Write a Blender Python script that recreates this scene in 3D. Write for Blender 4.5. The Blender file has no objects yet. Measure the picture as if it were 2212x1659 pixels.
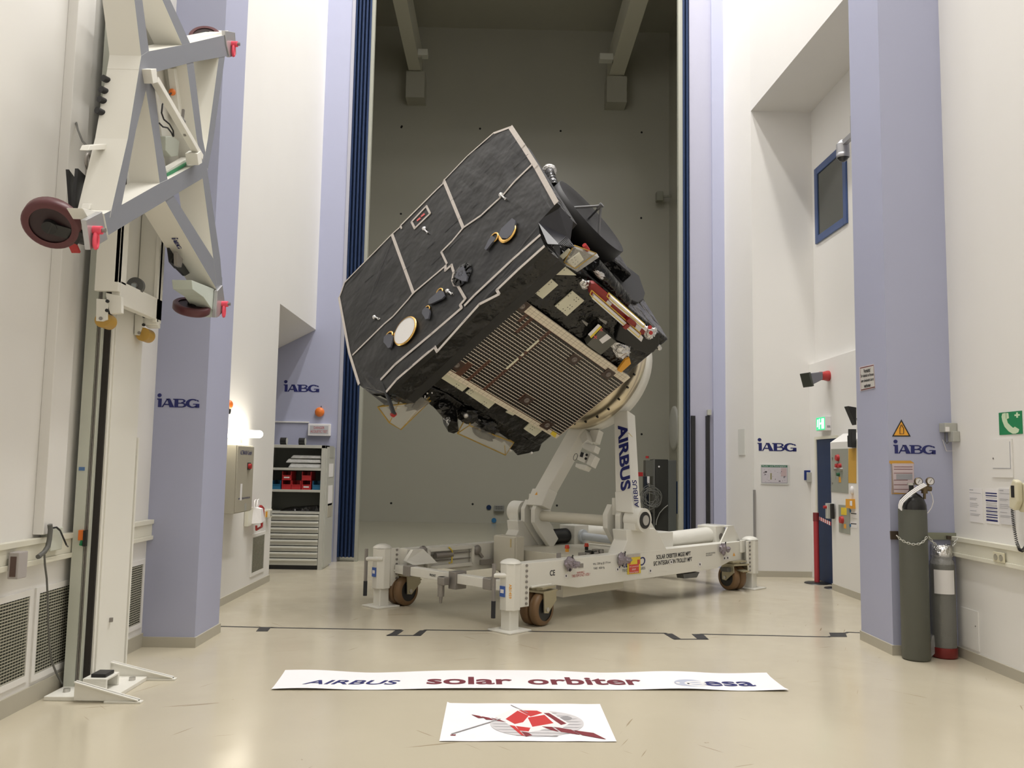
import bpy, bmesh, math, random
from mathutils import Vector as V, Matrix
random.seed(7)
SC = bpy.context.scene
COL = SC.collection
# ---------------------------------------------------------------- camera
IW, IH, FPX = 2212, 1659, 1840.0
YAW, PITCH, ROLL, CAMZ = 0.01488, 0.09301, 0.0167, 1.6
_f = V((math.sin(YAW)*math.cos(PITCH), math.cos(YAW)*math.cos(PITCH), math.sin(PITCH)))
_r0 = V((math.cos(YAW), -math.sin(YAW), 0)); _u0 = _r0.cross(_f)
_r = _r0*math.cos(ROLL)+_u0*math.sin(ROLL); _u = -_r0*math.sin(ROLL)+_u0*math.cos(ROLL)
EYE = V((0, 0, CAMZ))
cd = bpy.data.cameras.new('camera'); cam = bpy.data.objects.new('camera', cd); COL.objects.link(cam)
cd.sensor_fit = 'HORIZONTAL'; cd.sensor_width = 36.0; cd.lens = 36.0*FPX/IW
cd.clip_start = .05; cd.clip_end = 200
cam.matrix_world = Matrix(((_r.x, _u.x, -_f.x, 0), (_r.y, _u.y, -_f.y, 0), (_r.z, _u.z, -_f.z, CAMZ), (0, 0, 0, 1)))
SC.camera = cam
# ---------------------------------------------------------------- world, lamps, exposure
SC.view_settings.view_transform = 'Standard'; SC.view_settings.look = 'None'
SC.view_settings.gamma = 1; SC.view_settings.use_curve_mapping = False
SC.view_settings.exposure = -0.08
wd = bpy.data.worlds.new('world'); SC.world = wd; wd.use_nodes = True
wd.node_tree.nodes['Background'].inputs[0].default_value = (.8, .9, 1, 1)
wd.node_tree.nodes['Background'].inputs[1].default_value = .02
def area(name, loc, sx, sy, watt, col=(1, .975, .94), rot=(0, 0, 0)):
    l = bpy.data.lights.new(name, 'AREA'); l.shape = 'RECTANGLE'; l.size = sx; l.size_y = sy
    l.energy = watt; l.color = col
    o = bpy.data.objects.new(name, l); o.location = loc; o.rotation_euler = rot; COL.objects.link(o); return o
CEIL = 14.5
for xl in (.2, 2.2):                       # two rows of hall lamps
    for yl, pw in ((-.4, 50), (2.4, 95), (5.2, 155), (8.0, 175), (10.6, 180), (12.6, 180)):
        area('hall_lamp', (xl, yl, CEIL-.25), .35, 1.5, pw)
# ---------------------------------------------------------------- frames and pixel rays
def ray(x, y): return _f + _r*((x-IW/2)/FPX) + _u*((IH/2-y)/FPX)
class Fr:
    """a local frame: origin and three unit axes"""
    def __init__(s, o=(0, 0, 0), ex=(1, 0, 0), ey=(0, 1, 0), ez=(0, 0, 1)):
        s.o = V(o); s.e = (V(ex).normalized(), V(ey).normalized(), V(ez).normalized())
    def w(s, p): return s.o + s.e[0]*p[0] + s.e[1]*p[1] + s.e[2]*p[2]
    def at(s, x, y, ax, val):
        """the point of the photograph's ray (x, y) on the local plane axis = val"""
        d = ray(x, y); n = s.e[ax]; q = EYE + d*(((s.o+n*val-EYE).dot(n))/d.dot(n)) - s.o
        return V((q.dot(s.e[0]), q.dot(s.e[1]), q.dot(s.e[2])))
    def ats(s, pts, ax, val): return [s.at(x, y, ax, val) for x, y in pts]
    def sub(s, o, ex, ey, ez):
        r = lambda v: s.e[0]*v[0]+s.e[1]*v[1]+s.e[2]*v[2]
        return Fr(s.w(o), r(ex), r(ey), r(ez))
WF = Fr()
# ---------------------------------------------------------------- materials
MATS = {}
def mat(name, col, rough=.5, metal=0., noise=0., nscale=8., bump=0., bscale=20., coat=0., alpha=1., emit=None, estr=0., spec=.5, trans=0., detail=4., stretch=None):
    if name in MATS: return MATS[name]
    m = bpy.data.materials.new(name); m.use_nodes = True; nt = m.node_tree; b = nt.nodes['Principled BSDF']
    b.inputs['Base Color'].default_value = (*col, 1); b.inputs['Roughness'].default_value = rough
    b.inputs['Metallic'].default_value = metal; b.inputs['Specular IOR Level'].default_value = spec
    b.inputs['Coat Weight'].default_value = coat; b.inputs['Alpha'].default_value = alpha
    b.inputs['Transmission Weight'].default_value = trans
    if emit: b.inputs['Emission Color'].default_value = (*emit, 1); b.inputs['Emission Strength'].default_value = estr
    if noise or bump:
        tc = nt.nodes.new('ShaderNodeTexCoord'); src = tc.outputs['Object']
        if stretch:
            mp = nt.nodes.new('ShaderNodeMapping'); mp.inputs['Scale'].default_value = stretch
            nt.links.new(src, mp.inputs[0]); src = mp.outputs[0]
    if noise:
        n = nt.nodes.new('ShaderNodeTexNoise'); n.inputs['Scale'].default_value = nscale; n.inputs['Detail'].default_value = detail
        nt.links.new(src, n.inputs['Vector'])
        mx = nt.nodes.new('ShaderNodeMix'); mx.data_type = 'RGBA'
        mx.inputs[6].default_value = (*[c*(1-noise) for c in col], 1); mx.inputs[7].default_value = (*[min(1, c*(1+noise)) for c in col], 1)
        nt.links.new(n.outputs['Fac'], mx.inputs[0]); nt.links.new(mx.outputs[2], b.inputs['Base Color'])
    if bump:
        n2 = nt.nodes.new('ShaderNodeTexNoise'); n2.inputs['Scale'].default_value = bscale; n2.inputs['Detail'].default_value = detail
        nt.links.new(src, n2.inputs['Vector'])
        bp = nt.nodes.new('ShaderNodeBump'); bp.inputs['Strength'].default_value = bump; bp.inputs['Distance'].default_value = .03
        nt.links.new(n2.outputs['Fac'], bp.inputs['Height']); nt.links.new(bp.outputs[0], b.inputs['Normal'])
    MATS[name] = m; return m
M_WALL = mat('white_wall_paint', (.80, .785, .755), .55, noise=.02, nscale=1.5)
M_LAV = mat('lavender_paint', (.42, .437, .58), .55, noise=.02, nscale=1.5)
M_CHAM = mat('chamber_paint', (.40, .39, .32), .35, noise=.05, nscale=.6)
M_SKIRT = mat('skirting', (.47, .44, .36), .45)
M_BLUE = mat('navy_paint', (.010, .028, .085), .55, spec=.3)
M_DARK = mat('dark_rubber', (.012, .012, .014), .5)
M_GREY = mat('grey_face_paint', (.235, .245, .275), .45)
M_WHITE = mat('white_enamel', (.80, .79, .73), .35)
M_CREAM = mat('cream_enamel', (.74, .72, .61), .4)
M_STEEL = mat('bare_steel', (.55, .54, .52), .35, metal=.9)
M_ZINC = mat('zinc_plate', (.62, .62, .58), .4, metal=.6)
M_LOGO = mat('logo_navy', (.012, .016, .13), .5)
M_BLACK = mat('black_plastic', (.012, .012, .012), .4)
M_RED = mat('red_plastic', (.45, .03, .03), .4)
M_PINK = mat('fluorescent_pink', (.95, .10, .16), .45)
M_ORANGE = mat('orange_plastic', (.80, .20, .03), .4)
M_PAPER = mat('paper', (.82, .80, .80), .7)
M_PRINT = mat('grey_print', (.35, .35, .38), .7)
M_GREEN = mat('sign_green', (.01, .22, .08), .5)
M_AMBER = mat('sign_amber', (.80, .38, .04), .5)
M_YELLOW = mat('yellow', (.80, .60, .05), .5)
M_BLUEP = mat('blue_plastic', (.02, .15, .33), .4)
M_SGREY = mat('sheet_grey', (.42, .42, .38), .5)
M_CABLE = mat('grey_cable', (.12, .12, .11), .5)
# ---------------------------------------------------------------- mesh builder
class MB:
    def __init__(s, fr=WF): s.v = []; s.f = []; s.sm = []; s.mi = []; s.fr = fr; s.m = 0
    def add(s, pts, faces, smooth=False):
        k = len(s.v); s.v += [s.fr.w(p) for p in pts]
        for f in faces: s.f.append([i+k for i in f]); s.sm.append(smooth); s.mi.append(s.m)
        return s
    def box(s, lo, hi):
        x0, y0, z0 = lo; x1, y1, z1 = hi
        return s.add([(x0,y0,z0),(x1,y0,z0),(x1,y1,z0),(x0,y1,z0),(x0,y0,z1),(x1,y0,z1),(x1,y1,z1),(x0,y1,z1)],
            [(0,3,2,1),(4,5,6,7),(0,1,5,4),(1,2,6,5),(2,3,7,6),(3,0,4,7)])
    def cbox(s, c, d): return s.box([c[i]-d[i]/2 for i in range(3)], [c[i]+d[i]/2 for i in range(3)])
    def bar(s, p0, p1, w, h, up=(0, 0, 1)):
        """rectangular bar between two points"""
        p0 = V(p0); p1 = V(p1); d = (p1-p0).normalized(); a = d.cross(V(up))
        if a.length < 1e-4: a = d.cross(V((1, 0, 0)))
        a.normalize(); b = a.cross(d)
        q = [p+a*(i*w/2)+b*(j*h/2) for p in (p0, p1) for i, j in ((-1,-1),(1,-1),(1,1),(-1,1))]
        return s.add(q, [(0,1,2,3),(7,6,5,4),(0,4,5,1),(1,5,6,2),(2,6,7,3),(3,7,4,0)])
    def prism(s, pts, vec):
        pts = [V(p) for p in pts]; n = len(pts); vec = V(vec)
        return s.add(pts+[p+vec for p in pts], [list(range(n))[::-1], [i+n for i in range(n)]] + [(i, (i+1)%n, (i+1)%n+n, i+n) for i in range(n)])
    def poly(s, pts): return s.add(pts, [list(range(len(pts)))])
    def loft(s, A, B, cap=True):
        n = len(A)
        return s.add(list(A)+list(B), ([list(range(n))[::-1], [i+n for i in range(n)]] if cap else []) + [(i, (i+1)%n, (i+1)%n+n, i+n) for i in range(n)])
    def ring_frame(s, d):
        d = V(d).normalized(); a = d.cross(V((0, 0, 1)))
        if a.length < 1e-3: a = d.cross(V((1, 0, 0)))
        a.normalize(); return a, d.cross(a)
    def cyl(s, p0, p1, r0, r1=None, n=20, cap=True):
        r1 = r0 if r1 is None else r1; p0 = V(p0); p1 = V(p1); a, b = s.ring_frame(p1-p0)
        cs = [(math.cos(2*math.pi*i/n), math.sin(2*math.pi*i/n)) for i in range(n)]
        pts = [p0+a*(c*r0)+b*(t*r0) for c, t in cs]+[p1+a*(c*r1)+b*(t*r1) for c, t in cs]
        s.add(pts, [(i, (i+1)%n, (i+1)%n+n, i+n) for i in range(n)], True)
        if cap: s.add(pts[:n], [list(range(n))[::-1]]); s.add(pts[n:], [list(range(n))])
        return s
    def lathe(s, o, axis, prof, n=28, smooth=True):
        """prof: (radius, height) pairs turned about axis"""
        o = V(o); ax = V(axis).normalized(); a, b = s.ring_frame(ax); pts = []; fs = []
        for r, h in prof: pts += [o+ax*h+a*(r*math.cos(2*math.pi*i/n))+b*(r*math.sin(2*math.pi*i/n)) for i in range(n)]
        for k in range(len(prof)-1): fs += [(k*n+i, k*n+(i+1)%n, (k+1)*n+(i+1)%n, (k+1)*n+i) for i in range(n)]
        return s.add(pts, fs, smooth)
    def tube(s, pts, r, n=8, closed=False):
        pts = [V(p) for p in pts]; N = len(pts); rings = []; prev = None
        for i, p in enumerate(pts):
            d = (pts[(i+1)%N]-pts[i-1]) if closed else (pts[min(i+1, N-1)]-pts[max(i-1, 0)])
            if d.length < 1e-9: d = V((0, 0, 1))
            d.normalize()
            if prev is None: a, _ = s.ring_frame(d)
            else:
                a = prev-d*prev.dot(d)
                a = a.normalized() if a.length > 1e-6 else s.ring_frame(d)[0]
            prev = a; b = d.cross(a)
            rings += [p+a*(r*math.cos(2*math.pi*k/n))+b*(r*math.sin(2*math.pi*k/n)) for k in range(n)]
        fs = [(i*n+k, i*n+(k+1)%n, ((i+1)%N)*n+(k+1)%n, ((i+1)%N)*n+k) for i in range(N if closed else N-1) for k in range(n)]
        s.add(rings, fs, True)
        if not closed: s.add(rings[:n], [list(range(n))[::-1]]); s.add(rings[-n:], [list(range(n))])
        return s
    def sph(s, c, r, n=16, m=10, sc=(1, 1, 1), part=(0, 1)):
        c = V(c); pts = []; fs = []
        for j in range(m+1):
            t = math.pi*(part[0]+(part[1]-part[0])*j/m)
            pts += [c+V((r*sc[0]*math.sin(t)*math.cos(2*math.pi*i/n), r*sc[1]*math.sin(t)*math.sin(2*math.pi*i/n), r*sc[2]*math.cos(t))) for i in range(n)]
        for j in range(m): fs += [(j*n+i, (j+1)*n+i, (j+1)*n+(i+1)%n, j*n+(i+1)%n) for i in range(n)]
        return s.add(pts, fs, True)
    def ribbon(s, pts, wd, up, th=.003):
        """a flat strip of width wd along a path lying in the plane with normal up"""
        pts = [V(p) for p in pts]; up = V(up).normalized()
        for i in range(len(pts)-1):
            d = (pts[i+1]-pts[i])
            if d.length < 1e-6: continue
            d.normalize(); a = d.cross(up)*wd/2; e = d*(wd*.25)
            s.prism([pts[i]-a-e, pts[i+1]-a+e, pts[i+1]+a+e, pts[i]+a-e], up*th)
        return s
    def build(s, name, m, parent=None, bevel=0., label=None, kind=None, sub=0, disp=0.):
        me = bpy.data.meshes.new(name)
        if parent is not None: org = WLOC[parent.name]
        else:
            xs = [p.x for p in s.v]; ys = [p.y for p in s.v]; zs = [p.z for p in s.v]
            org = V(((min(xs)+max(xs))/2, (min(ys)+max(ys))/2, min(zs)))
        me.from_pydata([p-org for p in s.v], [], s.f)
        for i, p in enumerate(me.polygons): p.use_smooth = s.sm[i]; p.material_index = s.mi[i]
        for mm in (m if isinstance(m, (list, tuple)) else [m]): me.materials.append(mm)
        bm = bmesh.new(); bm.from_mesh(me); bmesh.ops.recalc_face_normals(bm, faces=bm.faces); bm.to_mesh(me); bm.free()
        o = bpy.data.objects.new(name, me); COL.objects.link(o)
        if parent is not None: o.parent = parent; o.location = (0, 0, 0); WLOC[o.name] = org
        else: o.location = org; WLOC[o.name] = org
        if bevel:
            b = o.modifiers.new('bevel', 'BEVEL'); b.width = bevel; b.segments = 2; b.limit_method = 'ANGLE'
        if label: o['label'] = label
        if kind: o['kind'] = kind
        return o
WLOC = {}
def tag(o, label, cat, group=None):
    o['label'] = label; o['category'] = cat
    if group: o['group'] = group
    return o
def thing(name, loc, label, cat, group=None):
    o = bpy.data.objects.new(name, None); o.empty_display_size = .1; o.location = loc; COL.objects.link(o)
    WLOC[o.name] = V(loc); return tag(o, label, cat, group)
def bx(name, lo, hi, m, parent=None, fr=WF, bevel=0., label=None, kind=None):
    return MB(fr).box(lo, hi).build(name, m, parent, bevel, label, kind)
_ft = {}
def text_mesh(txt, bold=0., shear=0.):
    k = (txt, bold, shear)
    if k in _ft: return _ft[k]
    c = bpy.data.curves.new('t', 'FONT'); c.body = txt; c.size = 1; c.offset = bold; c.shear = shear; c.resolution_u = 4
    o = bpy.data.objects.new('t', c); COL.objects.link(o); dg = bpy.context.evaluated_depsgraph_get(); dg.update()
    me = bpy.data.meshes.new_from_object(o.evaluated_get(dg))
    vs = [(v.co.x, v.co.y) for v in me.vertices]; fs = [list(p.vertices) for p in me.polygons]
    bpy.data.objects.remove(o); bpy.data.curves.remove(c); bpy.data.meshes.remove(me)
    _ft[k] = (vs, fs); return _ft[k]
def put_text(mb, txt, o, ex, ey, w, h=None, bold=0., shear=0., center=True):
    """lettering fitted to width w (and height h) centred at o on the plane of ex, ey"""
    vs, fs = text_mesh(txt, bold, shear)
    if not vs: return mb
    x0 = min(v[0] for v in vs); x1 = max(v[0] for v in vs); y0 = min(v[1] for v in vs); y1 = max(v[1] for v in vs)
    sx = w/(x1-x0); sy = sx if h is None else h/(y1-y0); cx = (x0+x1)/2 if center else x0; cy = (y0+y1)/2 if center else y0
    o = V(o); ex = V(ex).normalized(); ey = V(ey).normalized()
    return mb.add([o+ex*((a-cx)*sx)+ey*((b-cy)*sy) for a, b in vs], fs)
def arc(cx, cy, rx, ry, a0, a1, n=14): return [(cx+rx*math.cos(math.radians(a0+(a1-a0)*i/n)), cy+ry*math.sin(math.radians(a0+(a1-a0)*i/n))) for i in range(n+1)]
def put_iabg(mb, o, ex, ey, w):
    """the four-letter wall lettering with a ball over its first letter; w wide"""
    o = V(o); ex = V(ex).normalized(); ey = V(ey).normalized(); k = w/4.9
    P = lambda pts: mb.add([o+ex*((x-2.45)*k)+ey*((y-.55)*k) for x, y in pts], [list(range(len(pts)))])
    def strip(outer, inner):
        n = len(outer)
        mb.add([o+ex*((x-2.45)*k)+ey*((y-.55)*k) for x, y in outer+inner], [(i, i+1, n+i+1, n+i) for i in range(n-1)])
    P(arc(.22, 1.38, .24, .22, 0, 342, 18))                                   # ball
    P([(.10, 0), (.50, 0), (.50, 1.0), (-.05, 1.0), (-.05, .90), (.10, .84)])    # stem
    P([(.5, .0), (.68, .0), (1.12, .80), (1.36, 1.0), (1.22, 1.0), (1.02, .88)])                    # A thin leg
    P([(1.42, .0), (1.98, 0), (1.46, 1.0), (1.0, 1.0), (1.0, .90), (1.15, .88)])   # A thick leg
    P([(.80, .26), (1.4, .26), (1.33, .40), (.86, .40)])
    P([(1.98, 0), (2.42, 0), (2.42, 1.0), (1.80, 1.0), (1.80, .90), (1.98, .86)])  # B stem
    strip(arc(2.75, .76, .50, .24, 90, -90), arc(2.75, .76, .24, .14, 90, -90))
    strip(arc(2.80, .28, .58, .28, 90, -90), arc(2.80, .28, .28, .16, 90, -90))
    for y in (0, .44, .88): P([(2.40, y), (2.82, y), (2.82, y+.12), (2.40, y+.12)])
    strip(arc(4.05, .5, .78, .52, 42, 318, 24), arc(4.10, .5, .42, .38, 50, 310, 24))
    P([(4.42, .0), (4.86, .0), (4.86, .46), (4.12, .46), (4.12, .36), (4.42, .36)])
    P([(4.55, .74), (4.82, .70), (4.70, .90), (4.55, .90)])
    return mb
# ================================================================ the hall and the chamber behind it
def floor_material():
    m = bpy.data.materials.new('epoxy_floor'); m.use_nodes = True; nt = m.node_tree; b = nt.nodes['Principled BSDF']; L = nt.links
    tc = nt.nodes.new('ShaderNodeTexCoord')
    def noise(scale, detail, st=(1, 1, 1), rot=0., rough=.5):
        mp = nt.nodes.new('ShaderNodeMapping'); mp.vector_type = 'TEXTURE'; mp.inputs['Scale'].default_value = st; mp.inputs['Rotation'].default_value = (0, 0, rot)
        L.new(tc.outputs['Object'], mp.inputs[0]); n = nt.nodes.new('ShaderNodeTexNoise')
        n.inputs['Scale'].default_value = scale; n.inputs['Detail'].default_value = detail; n.inputs['Roughness'].default_value = rough
        L.new(mp.outputs[0], n.inputs['Vector']); return n.outputs['Fac']
    def ramp(src, p0, p1, c0, c1):
        r = nt.nodes.new('ShaderNodeValToRGB'); r.color_ramp.elements[0].position = p0; r.color_ramp.elements[1].position = p1
        r.color_ramp.elements[0].color = (*c0, 1); r.color_ramp.elements[1].color = (*c1, 1); L.new(src, r.inputs[0]); return r.outputs[0]
    def mul(a, c):
        x = nt.nodes.new('ShaderNodeMix'); x.data_type = 'RGBA'; x.blend_type = 'MULTIPLY'; x.inputs[0].default_value = 1
        L.new(a, x.inputs[6]); L.new(c, x.inputs[7]); return x.outputs[2]
    base = ramp(noise(.7, 3), .3, .7, (.535, .48, .365), (.585, .53, .41))
    col = base
    for st, rot, sc in (((1, .04, 1), .35, 1.5), ((1, .035, 1), 2.3, 1.4), ((1, .04, 1), 1.15, 1.3)):
        thin = ramp(noise(sc, 2, st, rot), .745, .77, (1, 1, 1), (.6, .55, .46))
        col = mul(col, thin)
    spots = ramp(noise(9, 3, rough=.6), .74, .78, (1, 1, 1), (.6, .55, .45)); col = mul(col, spots)
    L.new(col, b.inputs['Base Color'])
    rr = ramp(noise(2.2, 4), .3, .7, (.13, .13, .13), (.24, .24, .24)); L.new(rr, b.inputs['Roughness'])
    b.inputs['Specular IOR Level'].default_value = .55
    bp = nt.nodes.new('ShaderNodeBump'); bp.inputs['Strength'].default_value = .06; bp.inputs['Distance'].default_value = .02
    L.new(noise(3, 2), bp.inputs['Height']); L.new(bp.outputs[0], b.inputs['Normal'])
    return m
M_FLOOR = floor_material()
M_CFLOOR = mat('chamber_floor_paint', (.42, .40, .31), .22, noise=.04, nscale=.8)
S = 'structure'
def st(name, lo, hi, m, bevel=0.): return bx(name, lo, hi, m, kind=S, bevel=bevel)
def pr(name, xy, z0, z1, m): return MB().prism([(x, y, z0) for x, y in xy], (0, 0, z1-z0)).build(name, m, kind=S)
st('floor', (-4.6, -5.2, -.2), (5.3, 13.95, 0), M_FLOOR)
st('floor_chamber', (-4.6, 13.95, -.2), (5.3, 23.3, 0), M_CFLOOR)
st('ceiling', (-4.6, -5.2, CEIL), (5.3, 14.3, CEIL+.3), M_WALL)
# left wall, with an alcove under it near the big door
YD = 13.75
SOFL = 3.71
MB().box((-3.3, -5, 0), (-3, 11.48, CEIL)).prism([(-3, 11.48, SOFL), (-4.5, 11.48, SOFL-.8), (-4.5, 11.48, CEIL), (-3, 11.48, CEIL)], (0, YD-11.48, 0)).box((-4.5, 11.18, 0), (-3.3, 11.48, SOFL)).box((-4.5, 11.48, 0), (-4.2, YD, SOFL)).build('wall_left', M_WALL, kind=S)
st('wall_behind_camera', (-4.5, -5.2, 0), (5.2, -5, CEIL), M_WALL)
# the wall of the big door: lavender jambs left and right, wall above
DX0, DX1, DZ = -2.585, 3.48, 12.6
MB().box((-4.5, YD, 0), (DX0, YD+.5, CEIL)).box((DX1, YD, 0), (5.2, YD+.5, CEIL)).box((DX0, YD, DZ), (DX1, YD+.5, CEIL)).build('wall_front', M_LAV, kind=S)
# right wall: pier by the door, alcove, wall over the alcove, near wall
pr('wall_right_far', [(3.68, YD), (3.82, 12.7), (5.2, 12.7), (5.2, YD)], 0, CEIL, M_WALL)
st('wall_right_alcove', (4.76, 8.1, 0), (5.1, 12.7, CEIL), M_WALL)
_s = WF.at(1618, 240, 1, 12.7)
SOFR = _s.z
pr('wall_right_over_alcove', [(3.82, 12.7), (4.03, 8.1), (4.76, 8.1), (4.76, 12.7)], SOFR, CEIL, M_WALL)
st('trim_1', (4.66, 8.1, 0), (4.76, 12.7, 3.16), M_WALL, .004)
st('wall_right', (4.03, -5, 0), (4.33, 8.1, CEIL), M_WALL)
st('wall_right_return', (4.33, 7.8, 0), (5.1, 8.1, CEIL), M_WALL)
# lavender piers
st('wall_pier_left', (-3.05, 7.45, 0), (-2.55, 8.08, CEIL), M_LAV)
st('wall_pier_right', (3.46, 7.52, 0), (4.05, 8.17, CEIL), M_LAV)
# skirtings
HB = .085
MB().box((-3.0, -5, 0), (-2.985, 7.45, HB+.03)).box((-3.0, 8.08, 0), (-2.985, 11.48, HB)).build('baseboard_left', M_SKIRT, kind=S)
MB().box((-3.0, 7.435, 0), (-2.55, 7.45, HB)).box((-2.55, 7.435, 0), (-2.535, 8.095, HB)).build('baseboard_pier_left', M_SKIRT, kind=S)
MB().box((3.46, 7.505, 0), (4.03, 7.52, HB)).box((3.445, 7.505, 0), (3.46, 8.17, HB)).build('baseboard_pier_right', M_SKIRT, kind=S)
MB().box((4.015, -5, 0), (4.03, 7.505, HB)).build('baseboard_right', M_SKIRT, kind=S)
MB().box((3.82, 12.685, 0), (4.66, 12.7, HB)).build('baseboard_alcove', M_SKIRT, kind=S)
# cable ducts along both side walls
def duct(name, x, y0, y1, sgn, z0, z1):
    t = .055*sgn; mb = MB()
    f = lambda a, b, za, zb: mb.box((min(x+a, x+b), y0, za), (max(x+a, x+b), y1, zb))
    h = z1-z0
    f(0, t, z0, z0+h*.2); f(0, t*.75, z0+h*.2, z0+h*.78); f(0, t, z0+h*.78, z1)
    mb.build(name, M_CREAM, kind=S, bevel=.003)
duct('trim_2', -3.0, -4.9, 7.45, 1, .90, 1.07)
duct('trim_3', 4.03, -4.9, 7.52, -1, .86, 1.03)
st('trim_4', (-3.0, 5.62, 1.09), (-2.93, 5.86, CEIL), M_WALL, .004)      # vertical chase on the left wall
# dark floor joint with its jogs
jp = [[(471, 1353), (583, 1355), (551, 1364), (556, 1358)], [(583, 1356), (865, 1361), (838, 1373), (906, 1373), (919, 1361), (1437, 1368), (1458, 1381), (1527, 1381), (1515, 1370), (1790, 1376), (1832, 1366), (1860, 1367)]]
mb = MB()
for path in jp[1:]: mb.ribbon([WF.at(x, y, 2, 0) for x, y in path], .032, (0, 0, 1), .002)
mb.ribbon([WF.at(x, y, 2, 0) for x, y in [(471, 1353), (590, 1356)]], .032, (0, 0, 1), .002)
for x0, x1, y0, y1, sl in ((553, 578, 1355, 1364, 8), (840, 858, 1362, 1372, 14), (893, 908, 1362, 1372, 14), (1452, 1470, 1369, 1380, -18), (1506, 1526, 1370, 1380, -12), (1795, 1830, 1367, 1376, -4)):
    mb.prism([WF.at(x0+sl, y0, 2, 0), WF.at(x1+sl, y0, 2, 0), WF.at(x1, y1, 2, 0), WF.at(x0, y1, 2, 0)], (0, 0, .0022))
mb.build('trim_5', mat('joint_rubber', (.03, .03, .032), .5), kind=S)
# chamber shell
YB = 23.0
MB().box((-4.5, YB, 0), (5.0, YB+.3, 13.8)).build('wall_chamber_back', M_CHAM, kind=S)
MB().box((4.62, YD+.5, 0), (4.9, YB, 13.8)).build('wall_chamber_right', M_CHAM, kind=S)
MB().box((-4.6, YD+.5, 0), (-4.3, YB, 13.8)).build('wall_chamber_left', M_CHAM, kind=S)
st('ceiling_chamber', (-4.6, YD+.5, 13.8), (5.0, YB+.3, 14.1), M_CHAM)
for i, (x0, x1) in enumerate(((-2.64, -2.31), (2.86, 3.27))):            # crane beams and their corbels
    st('trim_%d' % (6+i), (x0, YD+.6, 12.27), (x1, YB-.1, 13.0), mat('beam_paint', (.62, .60, .49), .5))
    st('trim_%d' % (8+i), (x0-.06, YB-.55, 11.5), (x1+.12 if i == 0 else x1+.08, YB, 12.24), M_CHAM)
M_HOLE = mat('hole_black', (.01, .01, .01), .8)
mb = MB()
for x, y in ((868, 273), (1037, 278), (1211, 283), (1386, 286), (866, 462), (1385, 471), (1383, 622), (1386, 938), (867, 275), (845, 1087), (1021, 1089), (1203, 1092)):
    p = WF.at(x, y, 1, YB); mb.cyl((p.x, YB-.004, p.z), (p.x, YB+.01, p.z), .03, n=10)
mb.build('trim_10', M_HOLE, kind=S)
# the big door: ribbed navy seals on both sides of the opening
def ribbed(name, x0, x1, n, dep=.75):
    mb = MB(); w = (x1-x0)/n
    for k in range(n):
        d = .0 if k % 2 == 0 else .07
        mb.box((x0+k*w, YD+.02+d, .07), (x0+(k+1)*w, YD+dep, DZ))
    return mb.build(name, [M_BLUE], kind=S, bevel=.004)
ribbed('door_1', -2.535, -2.265, 9, .2)
st('trim_11', (-2.585, YD-.01, 0), (-2.535, YD+.3, DZ), mat('jamb_grey', (.42, .42, .48), .5))
st('trim_12', (-2.265, YD+.05, 0), (-2.215, YD+.16, DZ), mat('seal_strip', (.36, .36, .30), .5))
ribbed('door_2', 3.0, 3.115, 4, .14)
st('trim_13', (2.93, YD+.05, 0), (3.0, YD+.16, DZ), mat('seal_strip', (.36, .36, .30), .5))
M_LAVG = mat('door_leaf_grey', (.42, .42, .52), .45)
MB().box((3.115, YD+.05, 0), (3.48, YD+.3, DZ)).build('door_3', M_LAVG, kind=S)
mb = MB(); mb.box((3.12, YD-.01, .0), (3.185, YD+.05, 2.42)).box((3.36, YD-.01, 0), (3.42, YD+.05, 2.42)); mb.build('trim_14', M_DARK, kind=S)
# ================================================================ the spacecraft
SF = Fr((-1.971884, 10.205703, 3.63797), (0.693062, -0.402704, 0.597908), (0.262563, -0.631429, -0.729629), (0.671361, 0.662667, -0.331884))
def wrinkle_mat(name, col, rough, dist, s1, s2, dents=.0):
    m = bpy.data.materials.new(name); m.use_nodes = True; nt = m.node_tree; b = nt.nodes['Principled BSDF']; L = nt.links
    b.inputs['Base Color'].default_value = (*col, 1); b.inputs['Roughness'].default_value = rough
    tc = nt.nodes.new('ShaderNodeTexCoord')
    v = nt.nodes.new('ShaderNodeTexVoronoi'); v.feature = 'SMOOTH_F1'; v.inputs['Scale'].default_value = s1
    n = nt.nodes.new('ShaderNodeTexNoise'); n.inputs['Scale'].default_value = s2; n.inputs['Detail'].default_value = 3
    L.new(tc.outputs['Object'], v.inputs['Vector']); L.new(tc.outputs['Object'], n.inputs['Vector'])
    a = nt.nodes.new('ShaderNodeMath'); a.operation = 'MULTIPLY_ADD'; a.inputs[1].default_value = .6
    L.new(v.outputs['Distance'], a.inputs[0]); L.new(n.outputs['Fac'], a.inputs[2])
    bp = nt.nodes.new('ShaderNodeBump'); bp.inputs['Strength'].default_value = 1; bp.inputs['Distance'].default_value = dist
    L.new(a.outputs[0], bp.inputs['Height']); L.new(bp.outputs[0], b.inputs['Normal']); return m
M_SHIELD = wrinkle_mat('black_shield_foil', (.0085, .0085, .0082), .47, .05, 1.6, 2.6)
M_MLI = wrinkle_mat('black_blanket_glossy', (.005, .005, .005), .2, .06, 4, 6)
M_MATTE = mat('matte_black_panel', (.014, .014, .014), .5)
M_COVER = mat('slate_cover', (.075, .078, .095), .45)
M_TAPE = mat('beige_tape', (.52, .47, .42), .6, noise=.12, nscale=40)
M_GOLD = mat('gold_foil', (.80, .50, .16), .22, metal=1.)
M_RAD = mat('cream_radiator', (.70, .68, .53), .35, noise=.03, nscale=6)
M_RADW = mat('white_tiles', (.78, .70, .56), .4)
M_CELLD = mat('solar_cell_black', (.018, .014, .012), .2)
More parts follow.
